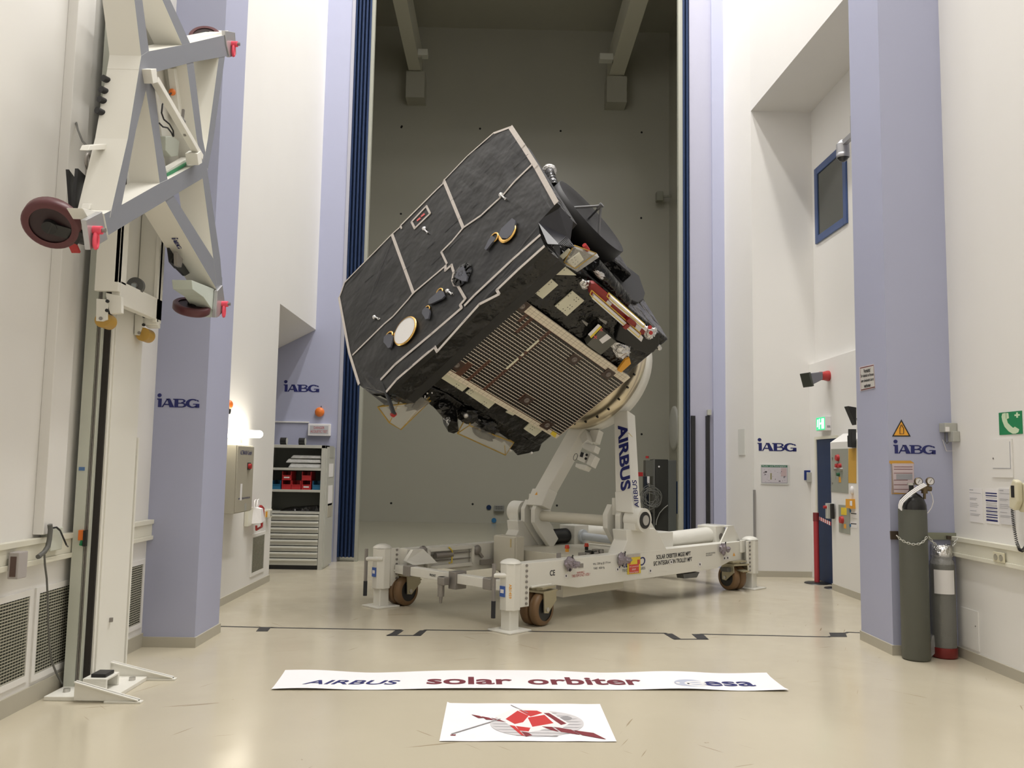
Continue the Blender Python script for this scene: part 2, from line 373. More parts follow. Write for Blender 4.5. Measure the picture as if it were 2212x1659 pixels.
M_BROWN = mat('brown_kapton', (.085, .032, .018), .35)
M_RINGG = mat('gold_anodised', (.66, .58, .42), .28, metal=.85, noise=.08, nscale=4)
M_SILV = mat('crinkled_silver', (.72, .71, .70), .18, metal=1., bump=.9, bscale=30)
M_CRED = mat('dark_red_cover', (.26, .018, .018), .35)
M_FILM = mat('clear_film', (.78, .76, .70), .12, alpha=.26, bump=.5, bscale=4, detail=1.)
M_AMTAPE = mat('amber_tape', (.52, .33, .05), .4, alpha=.75)
sc = thing('spacecraft', SF.w((1.45, 1.05, 2.9)), 'black foil-wrapped spacecraft tilted on the white trolley, solar cells on its underside', 'spacecraft')
def plate(name, px, ax, val, th, m, parent, extra=None, bevel=0., label=None, frame=None):
    fr = frame or SF; v = [0, 0, 0]; v[ax] = th; pts = fr.ats(px, ax, val)
    mb = MB(fr).prism(pts, v)
    if extra: mb.m = 1; extra(mb)
    return mb.build(name, m, parent, bevel, label)
def foil(c, r, sc, seed=1, fr=None, smooth=False):
    """a crumpled lump of foil"""
    rnd = random.Random(seed); fr = fr or SF; mb = MB(fr).sph(c, r, 12, 8, sc); C_ = fr.w(c); mem = {}
    for i, v in enumerate(mb.v):
        k = tuple(round(x, 4) for x in v); mem.setdefault(k, rnd.uniform(.72, 1.22)); mb.v[i] = C_+(v-C_)*mem[k]
    mb.sm = [False]*len(mb.sm); return mb
# ---- heat shield
out = [(1103, 274), (1068, 287), (1010, 338), (963, 385), (866, 487), (847, 506), (745, 610), (733, 643), (755, 762), (775, 831), (803, 851), (835, 848), (1000, 694), (1177, 532), (1166, 509), (1163, 481), (1203, 438)]
fo = SF.ats(out, 2, 0)
def grid_face(mb, poly, step, amp, n0):
    """the front sheet: triangulated outline with gently rippled interior points"""
    bm = bmesh.new(); vs = [bm.verts.new(p) for p in poly]; bm.faces.new(vs)
    bmesh.ops.triangulate(bm, faces=bm.faces); bmesh.ops.subdivide_edges(bm, edges=bm.edges, cuts=5, use_grid_fill=True)
    bmesh.ops.triangulate(bm, faces=bm.faces); bm.verts.index_update()
    rnd = random.Random(3); q = []
    for v in bm.verts:
        d = 0 if v.is_boundary else rnd.uniform(-amp, amp)
        q.append((v.co.x, v.co.y, n0+d))
    mb.add(q, [[v.index for v in f.verts] for f in bm.faces]); bm.free(); return mb
mb = MB(SF); grid_face(mb, fo, .2, .006, 0); k = len(fo)
mb.add(list(fo)+[p+V((0, 0, .06)) for p in fo], [(i, (i+1) % k, (i+1) % k+k, i+k) for i in range(k)]+[[i+k for i in range(k)]])
sh = mb.build('heat_shield', M_SHIELD, sc, label='black wrinkled heat shield edged with beige tape')
cen = sum(fo, V())/k
ins = [cen+(p-cen)*.985 for p in fo]
MB(SF).loft([V((p.x, p.y, .06)) for p in ins], [V((p.x, p.y, .25)) for p in ins]).build('edge_blanket', M_MLI, sh)
ins2 = [cen+(p-cen)*.975 for p in fo]
MB(SF).loft([V((p.x, p.y, .25)) for p in ins2], [V((p.x, p.y, .37)) for p in ins2]).build('support_panel', M_MATTE, sh)
def tape(px, wd):
    MB(SF).ribbon([p+V((0, 0, -.004)) for p in SF.ats(px, 2, 0)], wd, (0, 0, -1), .004).build('seam_tape', M_TAPE, sh)
tape([(1068, 287), (1010, 338), (963, 387)], .016); tape([(961, 388), (957, 398), (945, 409), (866, 488), (868, 494)], .022); tape([(866, 490), (847, 507), (745, 611), (734, 642)], .018)
tape([(1102, 276), (1069, 288)], .028)
tape([(733, 643), (755, 762), (776, 830)], .032); tape([(1104, 276), (1132, 318), (1160, 362), (1202, 438)], .055)
tape([(960, 392), (1001, 492)], .038); tape([(848, 508), (894, 634)], .038)
tape([(1150, 356), (1113, 392), (1087, 422), (1040, 466), (1002, 492), (978, 521), (954, 545), (966, 570)], .024)
tape([(963, 574), (963, 585), (976, 573), (981, 589), (978, 605), (982, 616), (990, 618), (1006, 646), (995, 659), (998, 666)], .03)
tape([(962, 576), (893, 634), (883, 647), (850, 684), (830, 701), (763, 767)], .022)
tape([(998, 666), (933, 722), (854, 788), (824, 820)], .032)
tape([(1005, 660), (1026, 638), (1107, 562), (1167, 509)], .03)
tape([(836, 846), (858, 820), (917, 769), (940, 750), (945, 760), (1036, 658), (1079, 636), (1074, 627), (1120, 583), (1176, 533)], .03)
mb = MB(SF)                                                             # slits between the foil strips
rn = random.Random(5)
for a, b, f in [((1120, 300), (745, 655), .0), ((1142, 335), (752, 700), .0), ((1100, 410), (760, 740), .4), ((1010, 690), (860, 815), 0)]:
    t = 0
    while t < 1:
        d = rn.uniform(.03, .09); g = rn.uniform(.02, .06); e = rn.uniform(-3, 3)
        p = [(a[0]+(b[0]-a[0])*q, a[1]+(b[1]-a[1])*q+e) for q in (t, min(1, t+d))]
        mb.ribbon([v+V((0, 0, -.007)) for v in SF.ats(p, 2, 0)], .008, (0, 0, -1), .001); t += d+g
mb.build('foil_slit', M_DARK, sh, kind='stuff')
MB(SF).ribbon([p+V((0, 0, -.005)) for p in SF.ats([(922, 446), (930, 462), (897, 494), (890, 480), (922, 446)], 2, 0)], .026, (0, 0, -1), .005).build('label_frame', M_TAPE, sh)
mb = MB(SF)
for x, y in ((914, 466), (905, 475)):
    mb.prism([p+V((0, 0, -.004)) for p in SF.ats([(x-4, y+1), (x+3, y-5), (x+5, y-2), (x-3, y+4)], 2, 0)], (0, 0, -.004))
mb.build('red_marker', mat('coral_red', (.62, .10, .10), .5), sh)
for x, y, dx, dy in ((916, 494, 7, 8), (1082, 421, 9, 8), (809, 685, 8, 3), (967, 629, 8, 5)):
    a = SF.at(x, y, 2, -.02); b = SF.at(x+dx, y+dy, 2, -.02)
    MB(SF).sph(a, .026, 10, 8).tube([a, (a+b)/2+V((0, 0, -.02)), b], .01, 6).cyl(b, b+V((0, 0, .02)), .014, n=8).build('lifting_eye', M_SILV, sh)
def cover(px, gold=None, gr=.0, m=None):
    o = plate('aperture_cover', px, 2, -.035, .02, m or M_COVER, sh)
    if gold:
        c = SF.at(*gold, 2, -.012); MB(SF).lathe(c, (0, 0, -1), [(gr*.7, 0), (gr, .0), (gr, .014), (gr*.86, .02), (gr*.7, .014)], 28).build('gold_rim', M_GOLD, sh)
        MB(SF).lathe(c, (0, 0, -1), [(.001, .006), (gr*.72, .006)], 24).build('aperture', M_DARK, sh)
    return o
cover([(1106, 471), (1113, 476), (1111, 494), (1104, 507), (1095, 515), (1083, 514), (1077, 507), (1082, 494)], (1097, 504), .115)
cover([(1062, 508), (1071, 515), (1062, 525), (1050, 540), (1046, 537), (1055, 518)], (1069, 514), .06)
cover([(989, 582), (1000, 574), (1009, 598), (1007, 607), (998, 607), (982, 599)])
cover([(948, 627), (955, 628), (960, 639), (955, 645), (931, 656), (925, 656), (926, 647), (939, 636)], (951, 632), .05)
cover([(919, 663), (926, 666), (928, 674), (925, 688), (919, 690), (915, 683), (911, 677), (912, 670)], (924, 669), .045)
cover([(837, 721), (845, 722), (849, 728), (846, 741), (843, 750), (838, 752), (834, 746), (828, 739), (829, 728)], (842, 727), .062)
mb = MB(SF); c = SF.at(998, 593, 2, -.012); mb.lathe(c, (0, 0, -1), [(.001, .012), (.1, .008), (.14, 0)], 9, False)
for k2 in range(9):
    a = k2*.7; mb.tube([c+V((.02*math.cos(a), .02*math.sin(a), -.02)), c+V((.13*math.cos(a), .13*math.sin(a), -.01))], .006, 5)
mb.build('ribbed_cover', M_MLI, sh)
c = SF.at(877, 716, 2, -.01)
MB(SF).lathe(c, (0, 0, -1), [(.155, 0), (.172, 0), (.172, .02), (.155, .024)], 36).build('gold_rim', M_GOLD, sh)
MB(SF).lathe(c, (0, 0, -1), [(.001, .02), (.158, .02), (.158, 0)], 36, False).build('white_aperture_cover', mat('white_cover', (.80, .78, .74), .5), sh, label='round white aperture cover in a gold rim')
# folded sheet baffles on the two lower corners of the shield
A = SF.at(1203, 438, 2, .03); B = SF.at(1163, 481, 2, -.01); Cc = SF.at(1183, 527, 2, -.01); D = SF.at(1238, 478, 2, .22); E_ = SF.at(1226, 512, 2, .22); F_ = SF.at(1244, 536, 2, .22); G = SF.at(1208, 528, 2, .05)
bf = MB(SF).add([A, B, Cc, G, F_, E_, D, SF.at(1232, 520, 2, .26)], [(0, 1, 5, 6), (1, 2, 3, 5), (2, 4, 3), (5, 3, 4), (6, 5, 4, 7), (0, 6, 7)]).build('corner_baffle', mat('slate_sheet', (.016, .016, .022), .32), sh)
mb = MB(SF)
for i in range(9):
    t = i/9; p = E_.lerp(F_, t); q = G.lerp(G.lerp(Cc, .0), 0).lerp(F_, t*.9)
    mb.tube([p+V((0, -.002, -.012)), q+V((0, 0, -.012))], .004, 4)
mb.build('baffle_rib', M_DARK, bf)
H = SF.ats([(775, 831), (803, 851), (835, 848), (848, 890), (829, 874)], 2, .0)
MB(SF).add([H[0], H[1], SF.at(842, 868, 2, .12), SF.at(846, 889, 2, .3), SF.at(828, 872, 2, .3)], [(0, 1, 2, 3, 4)]).prism([SF.at(822, 824, 2, -.012), SF.at(825, 824, 2, -.012), SF.at(848, 891, 2, -.012), SF.at(845, 892, 2, -.012)], (0, 0, .05)).build('corner_baffle', M_MATTE, sh)
# ---- body
mb = MB(SF); mb.box((.62, .12, .37), (2.62, 1.985, 2.26))
mb.box((.35, .3, .37), (.62, 1.9, 1.9)).box((2.62, .35, .4), (2.78, 1.4, 1.7))
body = mb.build('body', M_MLI, sc, .02, 'black blanket-wrapped body')
W0 = 1.99
def dots(px, val, g=((0, 0),), d=.011):
    def f(mb):
        for x, y in px:
            p = SF.at(x, y, 1, val)
            for i in (-1, 1):
                for j in (-1, 1): mb.lathe(p+V((i*.017, .0015, j*.017)), (0, 1, 0), [(.0005, 0), (.006, 0)], 6)
    return f
PT = [M_RAD, M_DARK]
for px, dd in (([(1181, 593), (1205, 614), (1171, 644), (1145, 624)], [(1176, 602), (1186, 610), (1159, 630), (1150, 621)]),
               ([(1236, 627), (1261, 648), (1224, 681), (1198, 660)], [(1228, 635), (1245, 647), (1231, 663), (1202, 659), (1216, 671)]),
               ([(1228, 536), (1234, 541), (1200, 573), (1192, 567)], []), ([(1211, 567), (1244, 593), (1192, 592), (1187, 588)], [(1208, 574), (1219, 579)]),
               ([(1251, 544), (1260, 559), (1239, 577), (1225, 563)], [(1236, 557), (1243, 566)]),
               ([(961, 791), (1016, 828), (998, 844), (943, 809)], [(948, 808), (986, 833)]), ([(1022, 832), (1073, 865), (1055, 881), (1005, 847)], [(1017, 847), (1046, 871), (1020, 839)]),
               ([(1097, 885), (1112, 893), (1107, 896), (1092, 889)], []), ([(1148, 908), (1170, 929), (1155, 941), (1131, 925)], [(1150, 925)]),
               ([(883, 849), (890, 853), (861, 881), (852, 878)], []),
               ([(1014, 744), (1018, 741), (1004, 756), (972, 783), (969, 786)], [])):
    plate('radiator_plate', px, 1, W0, .014, PT, sc, dots(dd, W0+.0145) if dd else None)
# ---- solar cell panel on the underside
WP = 2.053; U0, U1, N0, N1 = .858, 2.013, .372, 2.265
pan = bx('solar_panel', (U0, WP-.03, N0), (U1, WP, N1), M_RADW, sc, SF, label='panel of small dark solar cells with cream strips')
cu0, cu1, cn0, cn1 = U0+.075, U1-.10, N0+.03, N1-.02
mb = MB(SF); mb.box((cu0-.012, WP, cn0-.015), (cu1+.006, WP+.003, cn1+.012)); mb.build('brown_substrate', M_BROWN, pan)
mb = MB(SF); NR, NCc = 26, 44; du = (cu1-cu0)/NR; dn = (cn1-cn0)/NCc; divn = .93; divj = int((divn-cn0)/dn)
hinge = [SF.at(x, y, 1, WP) for x, y in ((1127, 660), (1240, 775), (1313, 807), (986, 787), (1137, 863), (1181, 917))]
def free(u_, n_): return all(abs(u_-h.x) > .062 or abs(n_-h.z) > .072 for h in hinge)
lines = MB(SF)
for i in range(NR):
    for j in range(NCc):
        if j == divj or (j == 5 and i > 19) or (j == 3 and i > 22) or (i < 9 and j == 6) or (i < 5 and j in (2, 3)) : continue
        a = cu0+i*du; b = cn0+j*dn
        if not free(a+du/2, b+dn/2): continue
        mb.box((a+du*.2, WP+.003, b+dn*.04), (a+du*.99, WP+.006, b+dn*.96))
        lines.box((a, WP+.003, b), (a+du*.17, WP+.0055, b+dn)); lines.box((a+du*.17, WP+.003, b+dn*.88), (a+du*.36, WP+.0064, b+dn*.99))
mb.build('cell_array', M_CELLD, pan); lines.build('cell_busbar', mat('busbar_cream', (.74, .68, .57), .4), pan)
mb = MB(SF)                                                             # tile grooves on the border strips
for k2 in range(30):
    z = N0+.03+k2*(N1-N0-.03)/30
    mb.box((U1-.09, WP, z), (U1-.003, WP+.0012, z+.004)).box((U0+.003, WP, z), (U0+.055, WP+.0012, z+.004))
for x in (U1-.03, U1-.06, U0+.025): mb.box((x, WP, N0+.05), (x+.003, WP+.0012, N1-.03))
mb.build('tile_groove', mat('groove_tan', (.45, .38, .28), .6), pan)
mb = MB(SF); mb.box((1.28, WP+.003, divn-.03), (1.46, WP+.009, divn-.004)).box((1.50, WP+.003, divn-.03), (1.54, WP+.009, divn-.004)).box((1.58, WP+.003, divn-.03), (1.76, WP+.009, divn-.004))
mb.build('cream_strip', M_RAD, pan)
for h in hinge:
    o = bx('hinge_plate', (h.x-.06, WP, h.z-.07), (h.x+.06, WP+.012, h.z+.07), mat('hinge_brown', (.05, .026, .018), .35), pan, SF)
    MB(SF).lathe((h.x, WP+.012, h.z), (0, 1, 0), [(.001, .002), (.016, .002), (.017, .010), (.03, .010), (.032, 0)], 18).build('release_bolt', mat('dull_bolt', (.22, .19, .17), .35, metal=.7), pan)
plate('amber_patch', [(1194, 931), (1203, 936), (1199, 945), (1189, 937)], 1, WP+.004, .004, M_YELLOW, pan)
# ---- adapter ring behind the body
RC = V((1.45, 1.05, 0))
ring = MB(SF).lathe(RC, (0, 0, 1), [(.60, 2.2), (.62, 2.36), (.655, 2.38), (.655, 2.42), (.63, 2.44), (.70, 2.66), (.75, 2.68), (.82, 2.72), (.82, 2.80), (.62, 2.80), (.5, 2.3)], 72).build('adapter_ring', M_RINGG, sc, label='gold anodised adapter ring')
for k2 in range(28):
    a = 2*math.pi*k2/28; c = RC+V((.785*math.cos(a), .785*math.sin(a), 2.685)); c.z = 2.70
    MB(SF).cyl(c+V((0, 0, -.02)), c+V((0, 0, .02)), .013, n=8).build('bolt', M_DARK, ring)
for a in (1.05, 2.2):
    d = V((math.cos(a), math.sin(a), 0)); MB(SF).cyl(RC+d*.655+V((0, 0, 2.56)), RC+d*.70+V((0, 0, 2.55)), .045, n=18).build('access_hole', mat('hole_grey', (.30, .30, .28), .5), ring)
# ---- dish antenna on the side of the body
dc = V((2.9, 1.04, .98))
dish = MB(SF).lathe(dc, (1, 0, 0), [(.02, -.10), (.25, -.075), (.42, -.03), (.50, .0), (.512, .0), (.512, -.14), (.46, -.26), (.001, -.27)], 56).build('antenna_dish', mat('dish_black', (.010, .0095, .010), .55, spec=.25), sc, label='black dish antenna on three struts')
apex = dc+V((.15, .0, -.02))
for a in (.4, 2.5, 4.6):
    MB(SF).tube([dc+V((-.07, .24*math.cos(a), .24*math.sin(a))), apex], .013, 8).build('feed_strut', mat('strut_grey', (.12, .12, .125), .4), dish)
MB(SF).cyl(apex, apex+V((.02, 0, 0)), .03, n=14).cyl(apex, apex-V((.05, 0, 0)), .02, n=10).build('subreflector', mat('strut_grey', (.12, .12, .125), .4), dish)
MB(SF).bar((2.6, 1.3, 1.1), (2.75, 1.15, 1.0), .12, .12).bar((2.6, 1.5, 1.7), (2.7, 1.1, 1.15), .06, .06).build('dish_bracket', M_MATTE, dish)
# ---- small thruster mast near the shield's upper right edge
a = SF.at(1197, 405, 0, 2.80); b = SF.at(1187, 371, 0, 2.80)
th = MB(SF).tube([a, b], .055, 10).build('antenna_mast', M_MLI, sc)
MB(SF).lathe(b, (b-a), [(.02, .0), (.085, .01), (.085, .03), (.03, .045), (.02, .08)], 16).build('mast_collar', M_SILV, th)
MB(SF).cyl(b+(b-a).normalized()*.08, b+(b-a).normalized()*.11, .02, n=10).build('red_cap', M_RED, th)
# ---- dark slab behind the dish and the boom below it
plate('side_slab', [(1262, 538), (1300, 556), (1368, 607), (1380, 645), (1376, 659), (1364, 666), (1352, 662), (1290, 600), (1250, 560)], 0, 2.55, .1, mat('slab_black', (.010, .010, .011), .55, spec=.3), sc, bevel=.01)
p = [SF.at(x, y, 1, 1.9) for x, y in ((1280, 570), (1300, 592), (1325, 622), (1350, 652))]
MB(SF).tube(p, .085, 9).build('black_bag', M_MLI, sc)
foil(p[0]*.5+p[1]*.5+V((-.01, .07, .02)), .05, (.7, .5, 2.0)).build('silver_wrap', M_SILV, sc)
# ---- red and white bracket along the right edge of the underside
cover_r = plate('red_cover', [(1274, 606), (1281, 606), (1392, 700), (1388, 716), (1381, 717), (1270, 628)], 1, 2.07, .05, M_CRED, sc, label='dark red protective cover')
for px in ([(1278, 627), (1384, 720), (1380, 729), (1274, 636)], [(1315, 632), (1393, 700), (1390, 707), (1311, 640)]):
    rl = plate('white_rail', px, 1, 2.075, .075, M_PAPER, sc)
    q = SF.ats(px, 1, 2.151); MB(SF).ribbon([q[0], q[1], q[2], q[3], q[0]], .007, (0, 1, 0), .003).build('yellow_edge', M_YELLOW, rl)
mb = MB(SF)
for px in ([(1313, 648), (1322, 656), (1318, 661), (1309, 653)], [(1375, 700), (1386, 708), (1381, 717), (1371, 709)]): mb.prism(SF.ats(px, 1, 2.122), (0, .003, 0))
mb.build('white_tape', M_PAPER, cover_r)
a = SF.at(1362, 693, 1, 2.15); MB(SF).cbox(a, (.05, .05, .12)).cbox(SF.at(1352, 704, 1, 2.15), (.06, .04, .05)).build('red_clamp', M_CRED, cover_r)
for x, y, r in ((1264, 614, .052), (1404, 718, .075)):
    a = SF.at(x, y, 1, 2.06); o = foil(a, r, (1, .7, 1.1)).build('silver_foil_wrap', M_SILV, sc)
    if x > 1300:
        mb = MB(SF)
        for dx, dy in ((0, -11), (2, 1)): mb.cyl(SF.at(x+dx, y+dy, 1, 2.13), SF.at(x+dx, y+dy, 1, 2.16), .022, n=12)
        mb.build('red_nozzle_cap', M_RED, o)
bw = MB(SF); q = SF.ats([(1340, 700), (1384, 729), (1425, 719), (1425, 745), (1412, 762), (1396, 765), (1330, 735)], 1, 2.03)
bw.prism(q, (0, -.28, 0)); bw.build('thruster_box', M_MATTE, sc, .015)
a = SF.at(1424, 752, 1, 2.0); MB(SF).sph(a, .03, 10, 8).sph(a+V((.02, .02, -.05)), .024, 8, 6).build('silver_plug', M_SILV, sc)
# ---- clear instrument covers and small units along the right bay
cb = plate('clear_cover', [(1240, 530), (1286, 547), (1290, 548), (1243, 580), (1218, 566)], 1, 2.02, .06, M_FILM, sc)
q = SF.ats([(1240, 530), (1288, 547), (1243, 580), (1218, 566), (1240, 530)], 1, 2.085); MB(SF).tube(q, .006, 6).build('amber_tape', M_AMTAPE, cb)
MB(SF).cyl(SF.at(1262, 529, 1, 2.03), SF.at(1270, 540, 1, 2.03), .022, n=10).build('red_plug', M_RED, cb)
ib = plate('instrument_box', [(1292, 699), (1325, 727), (1292, 755), (1262, 733)], 1, 2.0, .09, mat('dim_clear', (.10, .10, .085), .25), sc)
plate('cream_strip', [(1292, 700), (1297, 703), (1275, 727), (1270, 722)], 1, 2.092, .004, M_PAPER, ib)
plate('yellow_strip', [(1297, 703), (1300, 706), (1277, 730), (1274, 727)], 1, 2.092, .005, M_YELLOW, ib)
plate('white_label', [(1311, 721), (1320, 729), (1301, 742), (1294, 734)], 1, 2.092, .004, M_PAPER, ib)
mb = MB(SF)
for x, y in ((1298, 712), (1286, 728)):
    for t in (-1, 1): mb.ribbon(SF.ats([(x-3, y-3*t), (x+3, y+3*t)], 1, 2.093), .01, (0, 1, 0), .003)
mb.build('red_cross_mark', mat('coral_red', (.62, .10, .10), .5), ib)
for x, y, dx in ((1263, 695, 7), (1302, 691, 9)): plate('clear_tag', [(x-dx, y-5), (x+dx, y+3), (x+dx-3, y+9), (x-dx+3, y)], 1, 2.02, .01, M_FILM, sc)
a = SF.at(1342, 755, 1, 2.0); o = foil(a, .105, (.9, .7, 1.3)).build('silver_foil_wrap', M_SILV, sc)
plate('amber_tag', [(1348, 775), (1358, 770), (1361, 782), (1340, 801), (1332, 797)], 1, 2.04, .03, M_AMBER, o)
# ---- lower left edge: black instruments and film bags
for px, w0, d in (([(930, 835), (965, 850), (1010, 880), (985, 905), (955, 895), (915, 865)], 1.95, -.25), ([(1000, 870), (1060, 890), (1140, 950), (1180, 935), (1165, 975), (1118, 985), (1085, 950), (1010, 915)], 1.95, -.2)):
    plate('instrument_unit', px, 1, w0, d, M_MLI, sc, bevel=.015)
q = [SF.at(x, y, 1, 1.95) for x, y in ((950, 872), (968, 893), (978, 915))]
MB(SF).tube([q[0], q[1]], .08, 8).build('instrument_arm', M_MLI, sc)
mb = MB(SF); r1 = SF.ats([(965, 880), (985, 885), (990, 912), (975, 920), (958, 915), (955, 900)], 1, 1.95)
mb.loft(r1, [v*1.0+V((0, .16, 0)) for v in [sum(r1, V())/6+(v-sum(r1, V())/6)*.7 for v in r1]]); mb.build('instrument_hood', M_MLI, sc)
mb = MB(SF)
for x, y in ((912, 842), (925, 837), (923, 849), (933, 848), (908, 847), (918, 855)): mb.lathe(SF.at(x, y, 1, 1.98), (0, 1, 0), [(.001, .01), (.008, .01), (.008, 0)], 8)
mb.build('rivet', M_PAPER, sc)
a = SF.at(1006, 897, 1, 2.05); MB(SF).sph(a, .032, 12, 9).build('chrome_dome', M_STEEL, sc)
for x, y, r, s_ in ((1012, 898, .10, (1, .5, 1.2)), (1050, 922, .11, (.8, .5, 1.6)), (962, 880, .09, (1, .7, 1))): foil(SF.at(x, y, 1, 1.98), r, s_, x).build('crumpled_blanket', M_MLI, sc)
foil(SF.at(1045, 938, 1, 2.03), .085, (.7, .25, 2.0), 3).build('smoky_film', mat('smoky_film', (.25, .24, .22), .2, alpha=.5), sc)
foil(SF.at(895, 872, 1, 2.04), .08, (1.4, .25, 1.0), 4).build('smoky_film', mat('smoky_film', (.25, .24, .22), .2, alpha=.5), sc)
def bag(pa, pb, w0, w1, name='film_bag'):
    """a taped clear film bag: two outlines at different distances joined by film"""
    A_ = SF.ats(pa, 1, w0); B_ = SF.ats(pb, 1, w1); o = MB(SF).loft(A_, B_).build(name, M_FILM, sc, label='clear film bag edged in amber tape')
    mb = MB(SF); mb.tube(B_+[B_[0]], .008, 6)
    for a_, b_ in zip(A_, B_): mb.tube([a_, b_], .007, 6)
    mb.build('amber_tape', M_AMTAPE, o)
bag([(830, 875), (862, 868), (928, 858), (900, 880)], [(816, 879), (841, 913), (866, 928), (930, 866)], 2.0, 2.03)
bag([(1005, 905), (1020, 895), (1100, 950), (1090, 962)], [(988, 936), (1014, 919), (1110, 956), (1092, 983)], 1.98, 2.02)
q = SF.ats([(905, 853), (928, 868), (900, 885), (890, 878)], 1, 2.05); MB(SF).prism(q, (0, .02, 0)).build('smoky_film', mat('smoky_film', (.25, .24, .22), .2, alpha=.5), sc)
a = SF.at(850, 895, 1, 2.05); MB(SF).cbox(a, (.05, .03, .05)).build('red_plug', M_RED, sc)
for x, y in ((1102, 972), (1148, 978)): MB(SF).sph(SF.at(x, y, 1, 1.95), .025, 8, 6).build('silver_plug', M_SILV, sc)
# ================================================================ the white trolley under the spacecraft
TF = Fr((1.06, 10.575, 0), (.698, -.716, 0), (.716, .698, 0))
TAU = .3383
AF = Fr(TF.w((0, -.2, 1.0)), TF.e[0], TF.e[1]*math.sin(TAU)+V((0, 0, math.cos(TAU))), TF.e[1]*math.cos(TAU)-V((0, 0, math.sin(TAU))))
tr = thing('trolley', TF.w((0, 0, 0)), 'white wheeled steel trolley with two arms carrying the black spacecraft', 'trolley')
M_TW = mat('trolley_white', (.76, .745, .68), .38, noise=.02, nscale=4)
M_TC = mat('trolley_cream', (.66, .63, .53), .45)
M_TREAD = mat('brown_polyurethane', (.175, .10, .045), .45, noise=.06, nscale=20)
M_BRASS = mat('yellow_zinc', (.43, .39, .27), .35, metal=.65)
M_GRIP = mat('black_grip', (.012, .013, .018), .5)
M_STL = mat('grey_steel', (.30, .28, .26), .4, metal=.5)
def tbox(name, lo, hi, m=M_TW, parent=tr, bevel=.006, label=None): return bx(name, lo, hi, m, parent, TF, bevel, label)
prof = [(-2.08, .385), (-1.55, .375), (-1.2, .315), (1.5, .315), (1.85, .385), (2.2, .385), (2.2, .625), (-2.08, .625)]
near = MB(TF).prism([(.95, b, z) for b, z in prof], (-.15, 0, 0)).build('side_rail', M_TW, tr, .006, 'near side rail carrying black lettering')
far = MB(TF).prism([(-.82, b, z) for b, z in prof], (-.15, 0, 0)).build('side_rail', M_TW, tr, .006)
tbox('cross_beam', (-.95, 2.12, .38), (.95, 2.28, .625)); 
tbox('deck', (-.82, -.62, .36), (.80, .78, .56), M_TC)
tbox('cross_beam', (-.88, -2.2, .36), (.88, -2.1, .455))
mb = MB(TF).prism([(-.80, -2.05, .62), (-.80, -1.9, .62), (-.72, -1.75, .46), (-.72, -2.1, .46), (-.80, -2.15, .5)], (.05, 0, 0)); mb.build('angled_plate', M_TW, tr, .004)
for a in (-.66, .62): tbox('grey_bracket', (a-.06, -2.215, .35), (a+.06, -2.085, .465), M_STL, bevel=.01)
tbox('clamp', (.06, -2.225, .30), (.17, -2.07, .48), M_STL)
c = TF.at(950, 1250, 1, -2.3); o = tbox('guide_pin', (c.x-.02, -2.32, c.z-.06), (.1, -2.24, c.z+.02), M_STL, bevel=.008)
MB(TF).cyl((c.x, -2.28, c.z+.02), (c.x, -2.28, c.z-.18), .036, n=16).cyl((c.x, -2.28, c.z-.18), (c.x, -2.28, c.z-.25), .02, .014, n=12).build('pin', M_STL, o)
ld = tbox('control_cabinet', (-.74, -.80, .3), (-.36, -.66, .73), M_TC, bevel=.012)
tbox('cabinet_door', (-.735, -.812, .31), (-.375, -.80, .72), M_TC, ld, .006)
tbox('tape_strip', (-.45, -.815, .60), (-.43, -.812, .70), mat('yellowed_tape', (.62, .50, .25), .6), ld, 0)
tbox('cable_box', (.5, -1.25, .2), (.78, -.2, .33), M_TC)
for b0 in (.75, 1.75):
    MB(TF).prism([(.95, b0, .30), (.95, b0+.36, .30), (.95, b0+.30, .24), (.95, b0+.02, .25)], (-.1, 0, 0)).build('step_bracket', mat('dark_bracket', (.09, .09, .085), .5), tr)
# ---- towers, pivots, levers
tw = [(-.38, .88), (.16, .88), (.27, .80), (.42, .60), (.42, .5), (-.48, .5), (-.47, .60), (-.36, .76)]
lever = [(b, z) for _, b, z in TF.ats([(1158, 1080), (1183, 1096), (1181, 1130), (1199, 1163), (1188, 1181), (1181, 1181), (1160, 1150), (1148, 1128), (1148, 1100)], 0, -.6)]
for s in (1, -1):
    MB(TF).prism([(s*.949, b, z) for b, z in tw], (-s*.20, 0, 0)).build('tower', M_TW, tr, .008)
    pv = MB(TF).cyl((s*.84, -.16, .985), (s*1.04, -.16, .985), .135, n=28).box((min(s*.84, s*1.0), -.29, .87), (max(s*.84, s*1.0), -.03, .985)).build('bearing_housing', M_TW, tr, .006)
    MB(TF).cyl((s*1.04, -.16, .985), (s*1.052, -.16, .985), .095, n=26).build('seal_ring', M_BLACK, pv); MB(TF).cyl((s*1.05, -.16, .985), (s*1.06, -.16, .985), .058, n=22).build('steel_cap', M_STEEL, pv)
    MB(TF).cyl((s*.74, -.16, .985), (s*.85, -.16, .985), .09, n=22).build('pivot_pin', M_STEEL, pv)
    for a in (s*.575, s*.755): MB(TF).prism([(a-.035, b, z) for b, z in lever], (.07, 0, 0)).build('lever_plate', M_TW, tr, .006)
    MB(TF).prism([(s*.60, b, z) for b, z in [(-.2, 1.02), (.08, 1.02), (.08, 1.22), (-.2, 1.22)]], (s*.14, 0, 0)).build('arm_root', M_TW, tr, .006)
MB(TF).cyl((-.6, -.15, .945), (.6, -.15, .945), .066, n=24).build('cross_tube', M_TC, tr)
